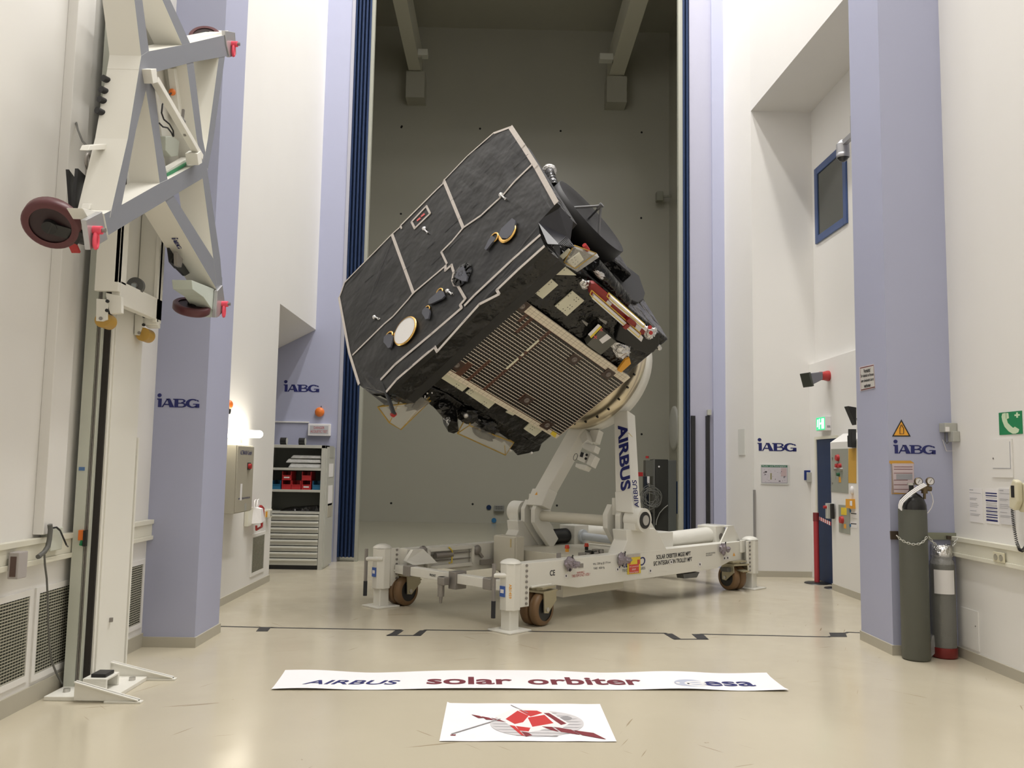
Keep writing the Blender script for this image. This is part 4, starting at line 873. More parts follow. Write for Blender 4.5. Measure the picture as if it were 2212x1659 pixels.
MB().tube([WF.at(x, y, 0, -2.42) for x, y in ((344, 266), (352, 274), (362, 276), (370, 286), (374, 295))], .006, 6).build('cable', M_DARK, fm)
MB().tube([WF.at(x, y, 0, x0) for x, y, x0 in ((164, 262, -2.95), (168, 280, -2.85), (178, 305, -2.7), (192, 320, -2.58), (208, 324, -2.5))], .007, 6).build('cable', M_CABLE, fm)
# small lettering on the lower diagonal's white side
a = WF.at(392, 494, 0, XF); b = WF.at(430, 556, 0, XF); d = (b-a).normalized(); nn = d.cross(V((1, 0, 0)))
if nn.z > 0: nn = -nn
mb = MB(); put_iabg(mb, (a+b)/2+V((-.10, 0, 0))+nn*.003, d, (1, 0, 0), .15); mb.build('lettering', M_LOGO, fm)
# ================================================================ floor banners
bn = thing('floor_banner', WF.at(1145, 1472, 2, 0), 'long white paper banner lying on the floor with dark red and navy lettering', 'banner')
def sheet(px_top, px_bot, name, root, amp, lift=.004):
    """a paper sheet on the floor: rows between the bottom and top edges, gently waved"""
    n = 60; m = 6; T = WF.ats(px_top, 2, lift); B = WF.ats(px_bot, 2, lift); pts = []; fs = []
    def along(P, t):
        L = [0]
        for i in range(1, len(P)): L.append(L[-1]+(P[i]-P[i-1]).length)
        s = t*L[-1]
        for i in range(1, len(P)):
            if s <= L[i] or i == len(P)-1: return P[i-1].lerp(P[i], (s-L[i-1])/(L[i]-L[i-1]))
    for i in range(n+1):
        t = i/n; a = along(B, t); b = along(T, t)
        for j in range(m+1):
            p = a.lerp(b, j/m); e = (abs(j/m-.5)*2)**2
            p.z = lift+amp*(.5+.5*math.sin(t*19+1.3*math.sin(t*7)))*e**2; pts.append(p)
    for i in range(n):
        for j in range(m): k = i*(m+1)+j; fs.append((k, k+m+1, k+m+2, k+1))
    return MB().add(pts, fs, True).build(name, mat('banner_white', (.86, .84, .86), .75), root)
sheet([(616, 1449), (800, 1453), (1000, 1451), (1200, 1450), (1300, 1453), (1500, 1453), (1656, 1456)], [(586, 1490), (900, 1490), (1100, 1490), (1300, 1490), (1500, 1491), (1704, 1493)], 'paper_sheet', bn, .012)
bx0 = WF.at(586, 1491, 2, 0); bx1 = WF.at(1704, 1494, 2, 0); bdir = (bx1-bx0).normalized(); bup = V((-bdir.y, bdir.x, 0))
def ftext(txt, x0, x1, ym, hpx, m, root, bold=.03, shear=0.):
    a = WF.at(x0, ym+hpx/2, 2, .0062); b = WF.at(x1, ym+hpx/2, 2, .0062); c = WF.at((x0+x1)/2, ym-hpx/2, 2, .0062); h = (c-(a+b)/2).dot(bup)
    mb = MB(); put_text(mb, txt, (a+b)/2+bup*h/2, bdir, bup, (b-a).length, h, bold, shear); return mb.build('lettering', m, root)
M_MAR = mat('maroon_ink', (.16, .02, .035), .6)
ftext('AIRBUS', 652, 863, 1473.5, 9, M_LOGO, bn, .015, .3); ftext('solar', 921, 1108, 1470, 16, M_MAR, bn, .024); ftext('orbiter', 1142, 1391, 1471, 16, M_MAR, bn, .024); ftext('esa', 1526, 1635, 1477, 10, M_LOGO, bn, .02)
c = WF.at(1489, 1475, 2, .0062); M_PALE = mat('pale_blue_ink', (.46, .49, .60), .7)
el = WF.at(1520, 1475, 2, .0062)-c; ey_ = WF.at(1489, 1467.5, 2, .0062)-c
rx = el.length*1.02; ry = abs(ey_.dot(bup))
e2_ = Fr(c, bdir, bup, (0, 0, 1))
def mk(pts, z=.0): return [(x, y, z) for x, y in pts]
emb = MB(e2_).add(mk(arc(0, 0, rx, ry, 0, 355, 40)), [list(range(41))]).build('round_emblem', M_PALE, bn)
MB(e2_).add(mk(arc(.045, -.02, .085, ry*.72, 20, 330, 24)+arc(.045, -.02, .05, ry*.42, 330, 20, 24), .0005), [(i, i+1, 48-i, 49-i) for i in range(24)]).add(mk([(-.02, -.035), (.12, -.035), (.12, -.005), (-.02, -.005)], .0005), [(0, 1, 2, 3)]).build('emblem_letter', M_PAPER, emb)
MB(e2_).add(mk(arc(-.085, 0, .016, .02, 0, 340, 12), .0005), [list(range(13))]).build('emblem_dot', M_PAPER, emb)
# second sheet: the satellite emblem
b2 = thing('floor_poster', WF.at(1142, 1562, 2, 0), 'white paper poster on the floor with a red satellite emblem on a grey disc', 'poster')
sheet([(966, 1516), (972, 1519), (1140, 1520), (1296, 1521)], [(949, 1601), (1140, 1601), (1332, 1602)], 'paper_sheet', b2, .0015)
M_R1 = mat('emblem_red', (.55, .03, .03), .6); M_R2 = mat('emblem_maroon', (.20, .02, .03), .6); M_EG = mat('emblem_grey', (.62, .60, .61), .6); M_EG2 = mat('emblem_dark_grey', (.30, .29, .30), .6)
Z0 = .0060
def fp(px, z): return [WF.at(x, y, 2, z) for x, y in px]
ring_px = [(1160+101*math.cos(t*math.pi/24), 1563+28*math.sin(t*math.pi/24)) for t in range(48)]
q = fp(ring_px, Z0); MB().add(q, [list(range(48))]).build('grey_disc', M_EG, b2)
mb = MB()
for k in range(9):
    y = 1538+k*6.2; h = 101*math.sqrt(max(0, 1-((y-1563)/28)**2))*.98; mb.add(fp([(1160-h, y), (1160+h, y+2), (1160+h*.9, y+3.4), (1160-h*.92, y+1.2)], Z0+.0002), [(0, 1, 2, 3)])
mb.build('disc_stripes', M_EG2, b2)
MB().add(fp([(1222+14*math.cos(t*math.pi/10), 1552+4.5*math.sin(t*math.pi/10)) for t in range(20)], Z0+.0003), [list(range(20))]).build('grey_spot', M_EG2, b2)
def art(name, polys, m, z=.0068):
    mb = MB()
    for p in polys: mb.add(fp(p, z), [list(range(len(p)))])
    return mb.build(name, m, b2)
art('white_outline', [[(1070, 1548), (1110, 1530), (1150, 1531), (1185, 1536), (1230, 1563), (1215, 1572), (1190, 1570), (1165, 1578), (1140, 1582), (1120, 1575), (1100, 1566)]], M_PAPER, .0064)
art('red_body', [[(1092, 1553), (1118, 1535), (1142, 1546), (1130, 1560), (1112, 1564)], [(1120, 1534), (1160, 1535), (1172, 1540), (1146, 1548)], [(1140, 1550), (1176, 1544), (1196, 1562), (1150, 1570)], [(1114, 1568), (1146, 1572), (1142, 1580), (1122, 1578)], [(1100, 1566), (1112, 1568), (1134, 1590), (1126, 1588)]], M_R1)
art('maroon_shield', [[(1174, 1540), (1186, 1540), (1224, 1563), (1212, 1566)], [(1126, 1580), (1140, 1582), (1150, 1588), (1136, 1591)]], M_R2)
art('red_wing', [[(1018, 1543), (1035, 1546), (1046, 1550), (1034, 1551)], [(1040, 1547), (1056, 1550), (1068, 1555), (1050, 1554)], [(1060, 1550), (1080, 1555), (1094, 1560), (1074, 1557)]], M_R2)
art('red_wing', [[(1170, 1569), (1192, 1570), (1208, 1581), (1190, 1577)], [(1196, 1570), (1234, 1576), (1254, 1587), (1212, 1581)], [(1238, 1577), (1282, 1583), (1310, 1597), (1258, 1588)]], M_R2)
mb = MB(); mb.ribbon(fp([(976, 1585), (1080, 1553)], .0070), .012, (0, 0, 1), .0005); mb.ribbon(fp([(1104, 1523), (1140, 1540)], .0070), .008, (0, 0, 1), .0005)
mb.build('antenna_line', M_EG2, b2); MB().add(fp([(972, 1587), (985, 1586), (984, 1588.5), (974, 1588.5)], .0070), [(0, 1, 2, 3)]).build('boom_tip', M_R2, b2)
# ================================================================ left side of the hall
def vent(y0, y1, z0, z1, lab, x=-3.0, nsl=26):
    o = thing('wall_vent', (x, (y0+y1)/2, z0), lab, 'vent', 'white louvred vents in the left wall')
    MB().box((x, y0, z0), (x+.012, y0+.04, z1)).box((x, y1-.04, z0), (x+.012, y1, z1)).box((x, y0+.04, z0), (x+.012, y1-.04, z0+.04)).box((x, y0+.04, z1-.04), (x+.012, y1-.04, z1)).build('vent_frame', M_WALL, o)
    MB().box((x+.0005, y0+.04, z0+.04), (x+.002, y1-.04, z1-.04)).build('vent_back', mat('vent_dark', (.05, .055, .04), .7), o)
    mb = MB(); n = nsl; dz = (z1-z0-.08)/n
    for k in range(n):
        z = z0+.04+k*dz; mb.add([(x+.003, y0+.04, z+dz*.05), (x+.003, y1-.04, z+dz*.05), (x+.012, y1-.04, z+dz*.62), (x+.012, y0+.04, z+dz*.62)], [(0, 1, 2, 3)])
    yy = y0+.06
    while yy < y1-.05: mb.box((x+.002, yy, z0+.04), (x+.0032, yy+.0025, z1-.04)); yy += .03
    mb.build('vent_louvres', mat('louvre_white', (.70, .69, .60), .5), o); return o
vent(4.95, 5.665, .16, .74, 'louvred wall vent at the frame edge, leftmost of three'); vent(5.70, 6.42, .14, .74, 'louvred wall vent behind the foot of the lift mast'); vent(6.72, 7.42, .17, .74, 'louvred wall vent between the lift mast and the lavender pier')
vy = [WF.at(x, y, 0, -3.0) for x, y in ((543, 1155), (570, 1150), (543, 1245))]
vent(vy[0].y, vy[1].y+.05, vy[2].z, vy[0].z, 'tall narrow louvred vent below the red and white wall lamp')
c = WF.at(32, 1222, 0, -2.93); o = thing('socket_box', (-2.95, c.y, c.z-.08), 'grey plug box on the cable duct at the left edge', 'socket'); bx('box', (-2.945, c.y-.05, c.z-.075), (-2.88, c.y+.05, c.z+.085), mat('box_grey', (.42, .39, .38), .5), o, bevel=.006); bx('plug_slot', (-2.93, c.y-.054, c.z-.06), (-2.895, c.y-.05, c.z+.06), mat('slot_brown', (.10, .06, .05), .6), o)
p = WF.at(118, 1163, 0, -2.93); o = thing('junction_box', (-2.98, p.y, p.z-.07), 'pale junction box with bundled cables on the left wall', 'junction box'); bx('box', (-2.997, p.y-.06, p.z-.08), (-2.92, p.y+.09, p.z+.07), M_LG, o, bevel=.006)
MB().tube([WF.at(x, y, 0, -2.90) for x, y in ((108, 1133), (109, 1145), (107, 1165), (104, 1180), (96, 1192), (82, 1203))], .016, 7).build('cable_bundle', M_CABLE, o)
MB().tube([WF.at(x, y, 0, -2.90) for x, y in ((112, 1141), (122, 1139), (130, 1146), (136, 1160), (143, 1176))], .006, 6).build('cable', M_DARK, o)
MB().tube([WF.at(x, y, 0, -2.90) for x, y in ((143, 1177), (147, 1181))], .005, 6).build('cable', M_CABLE, o)
MB().tube([WF.at(x, y, 0, -2.92) for x, y in ((96, 1198), (97, 1220), (101, 1250), (103, 1290), (104, 1340), (107, 1400), (112, 1430))]+[WF.at(122, 1455, 0, -2.96), WF.at(134, 1477, 0, -2.96)], .007, 6).build('cable', M_CABLE, o)
def logo(x, y, ax, val, w, ex, lab, off):
    c = WF.at(x, y, ax, val); mb = MB(); put_iabg(mb, c+V(off), ex, (0, 0, 1), w); return tag(mb.build('wall_lettering', M_LOGO), lab, 'wall lettering')
def px_w(x0, x1, y, ax, val): return (WF.at(x1, y, ax, val)-WF.at(x0, y, ax, val)).length
logo(386, 870, 1, 7.45, px_w(341, 433, 870, 1, 7.45), (1, 0, 0), 'navy company lettering on the left lavender pier', (0, -.003, 0))
logo(652, 838, 1, YD, px_w(614, 691, 838, 1, YD), (1, 0, 0), 'navy company lettering on the lavender wall over the shelf', (0, -.003, 0))
logo(1679, 965, 1, 12.7, px_w(1637, 1721, 965, 1, 12.7), (1, 0, 0), 'navy company lettering on the white alcove wall above the escape plan', (0, -.003, 0))
logo(1976, 970, 1, 7.52, px_w(1931, 2022, 970, 1, 7.52), (1, 0, 0), 'navy company lettering on the right lavender pier below the amber triangle', (0, -.003, 0))
# electrical cabinet with the tube lamp over it
A = WF.at(513, 965, 0, -2.80); B = WF.at(549, 965, 0, -2.80); C0 = WF.at(508, 1110, 0, -2.80)
cab = thing('switch_cabinet', (-2.9, (A.y+B.y)/2, C0.z), 'beige wall switch cabinet under the lit tube lamp', 'cabinet')
M_BEI = mat('cabinet_beige', (.42, .39, .31), .45)
bx('housing', (-2.997, A.y, C0.z), (-2.81, B.y, A.z+.02), M_BEI, cab, bevel=.004)
dr = bx('door', (-2.81, A.y+.01, C0.z+.01), (-2.795, B.y-.01, A.z+.01), M_BEI, cab, bevel=.003)
ym = (A.y+B.y)/2; zt = A.z
put_text(mb := MB(), 'ALTMANN GmbH', (-2.794, ym, zt-.06), (0, 1, 0), (0, 0, 1), (B.y-A.y)*.7, .05, bold=.02); mb.build('lettering', M_LOGO, dr)
put_text(mb := MB(), 'www.altmann-bremsen.com', (-2.794, ym, C0.z+.16), (0, 1, 0), (0, 0, 1), (B.y-A.y)*.7, .03); mb.build('lettering', M_LOGO, dr)
bx('switch_plate', (-2.795, ym+.06, zt-.25), (-2.79, ym+.18, zt-.17), M_BLACK, dr); MB().cyl((-2.79, ym+.1, zt-.21), (-2.76, ym+.1, zt-.21), .03, n=14).build('red_knob', M_RED, dr)
bx('label_strip', (-2.795, ym-.16, zt-.58), (-2.792, ym-.10, zt-.40), M_PAPER, dr); bx('socket_cover', (-2.795, ym+.02, zt-.70), (-2.79, ym+.08, zt-.62), M_SGREY, dr)
lp = thing('tube_lamp', WF.at(525, 937, 0, -2.85), 'lit fluorescent tube lamp above the beige cabinet', 'lamp')
a = WF.at(490, 936, 0, -2.86); b = WF.at(560, 938, 0, -2.86)
MB().cyl(a, b, .045, n=18).sph(b, .045, 14, 8).build('lamp_tube', mat('lamp_glow', (1, .97, .88), .4, emit=(1, .93, .78), estr=9.0), lp)
m_ = a.lerp(b, .35); MB().box((-2.997, m_.y-.05, m_.z-.12), (-2.85, m_.y+.03, m_.z-.04)).build('lamp_base', M_CREAM, lp); MB().cyl((-2.88, m_.y+.16, m_.z-.1), (-2.88, m_.y+.16, m_.z-.03), .012, n=8).build('lamp_stem', M_STL, lp)
l_ = bpy.data.lights.new('tube_light', 'AREA'); l_.shape = 'RECTANGLE'; l_.size = 1.0; l_.size_y = .08; l_.energy = 8; l_.color = (1, .93, .8)
lo = bpy.data.objects.new('tube_light', l_); lo.location = (a+b)/2+V((.06, 0, 0)); lo.rotation_euler = (0, -math.pi/2, math.pi/2) ; COL.objects.link(lo); lo.rotation_euler = (math.pi/2, 0, math.pi/2)
p = WF.at(497, 874, 0, -2.93); o = thing('orange_beacon', (-2.97, p.y, p.z-.08), 'orange signal beacon half hidden behind the left pier', 'beacon'); MB().sph(V((-2.94, p.y, p.z)), .042, 14, 10, (1, 1, 1.2)).build('lens', M_ORANGE, o); MB().cyl((-2.997, p.y, p.z-.06), (-2.93, p.y, p.z-.06), .045, n=14).build('beacon_base', M_BLACK, o)
p = WF.at(554, 1113, 0, -2.92); o = thing('red_white_wall_lamp', (-2.95, p.y, p.z-.1), 'white and red emergency lamp on the wall beside the beige cabinet', 'lamp')
bx('mount', (-2.997, p.y-.24, p.z-.12), (-2.95, p.y-.05, p.z+.10), M_CREAM, o, bevel=.004)
MB().loft([(-2.95, p.y-.09, p.z-.10), (-2.95, p.y+.11, p.z-.08), (-2.95, p.y+.09, p.z+.10), (-2.95, p.y-.05, p.z+.10)], [(-2.84, p.y-.05, p.z-.09), (-2.84, p.y+.09, p.z-.07), (-2.86, p.y+.06, p.z+.08), (-2.86, p.y-.03, p.z+.08)]).build('lamp_body', M_PAPER, o, .004)
MB().prism([(-2.93, p.y+.08, p.z+.12), (-2.93, p.y+.2, p.z+.08), (-2.93, p.y+.22, p.z-.05), (-2.93, p.y+.12, p.z-.04)], (.05, 0, 0)).build('red_lens', M_RED, o, .004)
MB().tube([(-2.9, p.y-.06, p.z-.12), (-2.9, p.y-.05, p.z-.17), (-2.9, p.y+.18, p.z-.15), (-2.9, p.y+.18, p.z-.10)], .014, 7).build('red_handle', M_RED, o)
for d in (-.08, .04): MB().tube([(-2.92, p.y+d-.03, p.z+.1), (-2.92, p.y+d-.02, p.z+.18), (-2.92, p.y+d+.03, p.z+.19), (-2.92, p.y+d+.05, p.z+.1)], .008, 6).build('cable_loop', M_PAPER, o)
for k, (x, y) in enumerate(((572, 1111), (582, 1109))):
    p = WF.at(x, y, 0, -2.97); o = thing('wall_socket', (-2.99, p.y, p.z-.045), ('cream wall socket, nearer of the pair beside the red and white lamp', 'cream wall socket beside the alcove corner')[k], 'socket', 'sockets beside the alcove')
    bx('cover', (-2.997, p.y-.06, p.z-.055), (-2.95, p.y+.06, p.z+.055), M_CREAM, o, bevel=.006); bx('socket_face', (-2.95, p.y-.04, p.z-.035), (-2.946, p.y+.04, p.z+.035), M_AMBER if k == 0 else M_SGREY, o)
tag(bx('access_panel', (-2.997, A.y-.7, 1.05), (-2.985, A.y-.008, 1.62), M_LG), 'flat pale access panel peeking out behind the left pier', 'panel')
# shelf unit with bins
SX0, SX1, SY0, SY1, SH = -3.50, -2.56, 12.72, 13.28, 0
z_of = lambda y, x=640: WF.at(x, y, 1, SY0).z
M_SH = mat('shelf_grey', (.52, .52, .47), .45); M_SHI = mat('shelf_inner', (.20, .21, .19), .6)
sf = thing('shelf_unit', ((SX0+SX1)/2, (SY0+SY1)/2, 0), 'grey steel shelf unit with drawers below the lavender wall lettering', 'shelf unit')
ztop = z_of(961)
MB().box((SX1-.06, SY0, 0), (SX1, SY1, ztop)).box((SX0, SY0, 0), (SX0+.06, SY1, ztop)).box((SX0, SY0, ztop-.045), (SX1, SY1, ztop)).build('carcass', M_SH, sf, .003)
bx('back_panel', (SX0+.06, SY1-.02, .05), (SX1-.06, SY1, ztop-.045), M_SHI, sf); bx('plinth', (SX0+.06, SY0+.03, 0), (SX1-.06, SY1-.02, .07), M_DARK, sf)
shz = [z_of(1013), z_of(1060), z_of(1107)]
for z in shz: bx('shelf', (SX0+.06, SY0, z-.02), (SX1-.06, SY1-.02, z+.015), M_SH, sf, bevel=.002)
dzs = [z_of(y) for y in (1111, 1125, 1139, 1152, 1165, 1179, 1192, 1206, 1222)]
for k in range(8):
    zt_, zb_ = dzs[k], dzs[k+1]
    d = bx('drawer', (SX0+.065, SY0+.005, zb_+.006), (SX1-.065, SY1-.06, zt_-.006), M_SH, sf, bevel=.002); MB().prism([(SX0+.07, SY0+.004, zt_-.008), (SX0+.07, SY0-.018, zt_-.012), (SX0+.07, SY0-.018, zt_-.032), (SX0+.07, SY0+.004, zt_-.04)], (SX1-SX0-.14, 0, 0)).build('handle_rail', mat('rail_pale', (.70, .70, .64), .4), d)
mb = MB(); mb.box((SX1, SY0+.1, .03), (SX1+.012, SY1+.12, ztop-.02)); mb.build('side_panel', M_SH, sf)
for z, h, mm in ((1.82, .18, M_SGREY), (1.55, .2, M_PAPER), (1.22, .3, M_PAPER), (.95, .2, M_SKIRT)): bx('side_sheet', (SX1+.012, SY0+.25, z-h), (SX1+.016, SY1+.0, z), mm, sf)
Zs = shz[1]+.0155
def bin_(x, z, m, lab, w=.138, front=True, white=False):
    y0 = SY0+.05; o = thing('storage_bin', (x, y0+.15, z), lab, 'bin', 'plastic bins on the middle shelf')
    MB().box((x-w/2, y0, z), (x+w/2, y0+.3, z+.012)).box((x-w/2, y0, z+.012), (x-w/2+.01, y0+.3, z+.13)).box((x+w/2-.01, y0, z+.012), (x+w/2, y0+.3, z+.13)).box((x-w/2+.01, y0+.29, z+.012), (x+w/2-.01, y0+.3, z+.13)).box((x-w/2+.01, y0, z+.012), (x+w/2-.01, y0+.01, z+.07)).build('tub', m, o)
    MB().box((x-w/2, y0-.006, z+.062), (x+w/2, y0+.012, z+.074)).build('rim', m, o)
    if white: bx('bin_label', (x-.04, y0-.004, z+.03), (x+.04, y0, z+.05), M_PAPER, o)
    return o
M_BRED = mat('bin_red', (.50, .025, .03), .4); M_BBLU = mat('bin_blue', (.015, .14, .28), .4)
xs = [WF.at(x, 1045, 1, SY0).x for x in (617, 638, 660, 595, 684)]
bin_(xs[0], Zs, M_BRED, 'red bin at the left, bottom of its stack'); bin_(xs[0], Zs+.136, M_BRED, 'red bin stacked on top at the left', white=True); bin_(xs[1], Zs, M_BRED, 'single red bin between the two red stacks')
bin_(xs[2], Zs, M_BRED, 'red bin at the right, bottom of its stack', white=True); bin_(xs[2], Zs+.136, M_BRED, 'red bin stacked on top at the right'); bin_(xs[3], Zs, M_BBLU, 'blue bin left of the red bins', .13); bin_(min(xs[4], SX1-.126), Zs, M_BBLU, 'blue bin right of the red bins', .12)
M_PLA = mat('white_plastic_sheet', (.62, .62, .60), .35, bump=.8, bscale=14)
zs0 = shz[0]+.016
for k, (x0, x1, h) in enumerate(((620, 694, .07), (614, 692, .06), (624, 696, .05))):
    a = WF.at(x0, 1000, 1, SY0).x; b = WF.at(x1, 1000, 1, SY0).x; b = min(b, SX1-.065)
    z = zs0+[0, .075, .14][k]; q = [(a, SY0+.05, z), (b, SY0+.04, z), (b, SY0+.4, z), (a+.05, SY0+.42, z)]
    tag(MB().loft(q, [(a+.04, SY0+.07, z+h), (b-.01, SY0+.06, z+h*.9), (b-.02, SY0+.38, z+h), (a+.08, SY0+.38, z+h*.8)]).build('folded_sheet', M_PLA, None, .015), ('folded white plastic sheet, bottom of the stack on the upper shelf', 'folded white plastic sheet in the middle of the stack', 'folded white plastic sheet on top of the stack')[k], 'plastic sheet', 'folded plastic sheets')
a = WF.at(602, 1100, 1, SY0).x; b = WF.at(692, 1100, 1, SY0).x; z = shz[2]+.016
mb = MB(); mb.loft([(a, SY0+.04, z), (b-.02, SY0+.05, z), (b-.03, SY0+.4, z), (a+.03, SY0+.4, z)], [(a+.05, SY0+.08, z+.035), (b-.06, SY0+.08, z+.09), (b-.1, SY0+.35, z+.08), (a+.1, SY0+.35, z+.05)]); tag(mb.build('black_film_bag', M_MLI, None, .012), 'black film bag lying on the lowest open shelf', 'bag')
for k, x in enumerate((615, 655)):
    p = WF.at(x, 954, 1, SY0+.15); o = thing('film_roll', (p.x, p.y, ztop), ('round dark roll on the shelf top, left of the two', 'round dark roll on the shelf top, right of the two')[k], 'roll', 'rolls on the shelf top')
    MB().cyl((p.x-.06, p.y, ztop+.055), (p.x+.03, p.y, ztop+.055), .055, n=22).build('roll', M_BLACK, o); MB().cyl((p.x+.03, p.y-.0, ztop+.055), (p.x+.036, p.y, ztop+.055), .05, n=20).build('roll_end', M_SGREY, o)
p = WF.at(690, 890, 1, YD-.05); o = thing('alarm_bell', (p.x, YD-.05, p.z-.08), 'round orange alarm bell on the lavender wall', 'bell'); MB().lathe((p.x, YD-.001, p.z), (0, -1, 0), [(.05, 0), (.072, .012), (.077, .035), (.070, .058), (.045, .074), (.001, .08)], 24).build('bell_dome', M_ORANGE, o); MB().cyl((p.x+.02, YD-.02, p.z+.07), (p.x+.02, YD-.02, p.z+.1), .006, n=6).build('bell_stud', M_DARK, o)
a = WF.at(666, 915, 1, YD-.06); b = WF.at(713, 942, 1, YD-.06)
o = thing('danger_sign', ((a.x+b.x)/2, YD-.03, b.z), 'white box sign reading danger acoustic test in red', 'sign'); bx('sign_box', (a.x, YD-.07, b.z), (b.x, YD-.001, a.z), M_PAPER, o, bevel=.006); bx('sign_face', (a.x+.03, YD-.072, b.z+.03), (b.x-.03, YD-.07, a.z-.03), mat('sign_pale', (.52, .52, .54), .4), o)
for t, k in (('DANGER', .045), ('ACOUSTIC TEST', -.015)): put_text(mb := MB(), t, ((a.x+b.x)/2, YD-.0735, (a.z+b.z)/2+k-.012), (1, 0, 0), (0, 0, 1), .17 if t == 'DANGER' else .27, .04); mb.build('lettering', mat('ink_red', (.55, .07, .08), .6), o)
q0 = WF.at(600, 911, 1, YD).z; st('trim_15', (-4.15, YD-.02, q0-.01), (a.x, YD, q0+.01), M_WALL)
# ================================================================ right side of the hall
def wp(name, px, ax, val, th, m, par=None, bev=0.):
    v = [0, 0, 0]; v[ax] = th; return MB().prism(WF.ats(px, ax, val), v).build(name, m, par, bev)
def wt(txt, px, ax, val, m, par, bold=0.):
    """lettering over the quad px (left top, right top, right bottom, left bottom) on a wall plane"""
    q = WF.ats(px, ax, val); ex = ((q[1]-q[0])+(q[2]-q[3]))/2; ey = (q[0]-q[3]+q[1]-q[2])/2
    put_text(mb := MB(), txt, sum(q, V())/4, ex, V((0, 0, 1)), ex.length, ey.length, bold); return mb.build('lettering', m, par)
def root_at(name, px, ax, val, lab, cat, grp=None):
    q = WF.ats(px, ax, val); c = sum(q, V())/len(q); c.z = min(p.z for p in q); return thing(name, c, lab, cat, grp)
XP, YP, XW = 3.46, 7.52, 4.03
# warning sign on the pier's side
q = [(1857, 793), (1888, 786), (1891, 838), (1859, 845)]
o = root_at('warning_sign', q, 0, XP-.01, 'small white warning sign with a maroon border on the right pier', 'sign')
wp('sign_plate', q, 0, XP-.001, -.004, mat('pale_pinkish', (.62, .56, .57), .5), o); wp('maroon_border', [(1858, 794.5), (1887, 788), (1890, 837), (1860, 843.5)], 0, XP-.005, -.001, mat('maroon_print', (.16, .03, .04), .6), o)
wp('sign_face', [(1858.6, 796.5), (1886.6, 790), (1889.4, 835), (1860.4, 841.5)], 0, XP-.006, -.001, mat('pale_grey_face', (.58, .56, .53), .6), o)
XT = XP-.0085
wt('Vorsicht!', [(1865, 797.5), (1879, 794.5), (1880, 803), (1865.5, 806)], 0, XT, M_TXT, o, .03); wt('Der Aufenthalt von Personen', [(1859.5, 809), (1887, 804.5), (1887, 811), (1859.5, 816)], 0, XT, M_TXT, o, .02); wt('unter schwebender Last ist', [(1860, 820), (1887, 815), (1887, 821.5), (1860, 826.5)], 0, XT, M_TXT, o, .02); wt('verboten', [(1866, 830), (1880, 827), (1880.5, 835), (1866.5, 838)], 0, XT, M_TXT, o, .03)
q = [(1947, 906), (1927, 943), (1967, 943)]
o = root_at('gas_warning_sign', q, 1, YP-.01, 'amber triangle sign with a gas bottle symbol above the pier lettering', 'sign')
wp('black_triangle', q, 1, YP-.001, -.003, M_DARK, o); wp('amber_triangle', [(1947, 911), (1931, 940.5), (1963, 940.5)], 1, YP-.004, -.001, M_AMBER, o)
mb = MB(); mb.tube(WF.ats([(1944, 937), (1944, 924), (1946, 921), (1946, 918), (1949, 918), (1949, 921), (1952, 924), (1952, 937)], 1, YP-.006), .0035, 5, True); mb.build('bottle_symbol', mat('dark_ink', (.08, .04, .02), .6), o)
o = root_at('safety_notice', [(1922, 996), (1974, 1001), (1976, 1067), (1927, 1067)], 1, YP-.01, 'amber and pink safety notice taped to the right pier behind the gas bottle', 'notice')
wp('amber_backing', [(1921, 995), (1967, 995), (1974, 1000), (1974, 1003), (1960, 1067), (1926, 1067), (1926, 1003), (1921, 1000)], 1, YP-.001, -.002, mat('notice_amber', (.62, .33, .05), .6), o)
wp('paper', [(1927, 1001), (1973.5, 1001), (1976, 1066), (1931, 1064)], 1, YP-.004, -.001, mat('paper_pink', (.60, .50, .52), .7), o)
mb = MB()
for y, w in ((1008.5, 1), (1013.5, 1), (1022, 1), (1037, .75), (1047, .8), (1057, .8)): mb.prism(WF.ats([(1931, y-.5), (1931+40*w, y-.5), (1931+40*w, y+.6), (1931, y+.6)], 1, YP-.0055), (0, -.0005, 0))
mb.build('ruled_lines', mat('maroon_print', (.16, .03, .04), .6), o); wp('grey_field', [(1936, 1024), (1971, 1024), (1971, 1036), (1936, 1036)], 1, YP-.0055, -.0004, M_PRINT, o)
wp('plastic_sleeve', [(1923, 1003), (1928, 1003), (1932, 1066), (1927, 1066)], 1, YP-.003, -.001, mat('sleeve_film', (.5, .5, .58), .2, alpha=.4), o)
# bottle rack rail and the two gas bottles
o = root_at('bottle_rail', [(1923, 1148), (2053, 1150), (2053, 1168), (1923, 1166)], 1, YP-.03, 'steel bottle holder rail with chains on the right pier', 'bottle holder')
wp('rail', [(1938, 1149), (2066, 1151), (2066, 1166), (1938, 1165)], 1, YP-.001, -.022, mat('dull_green_steel', (.30, .31, .24), .4, metal=.5), o, .002)
wp('wood_block', [(1922, 1147), (1938, 1147), (1938, 1165), (1923, 1165)], 1, YP-.001, -.022, mat('dark_wood', (.07, .05, .035), .6), o); wp('wood_block', [(2044, 1157), (2066, 1159), (2066, 1165), (2044, 1164)], 1, YP-.024, -.02, mat('dark_wood', (.07, .05, .035), .6), o)
gb = WF.at(1979, 1424, 2, 0); G1 = V((gb.x, gb.y-.005, 0)); R1 = .115
zs = WF.at(1966, 1101, 1, G1.y-R1*.8).z; zt = WF.at(1960, 1068, 1, G1.y).z
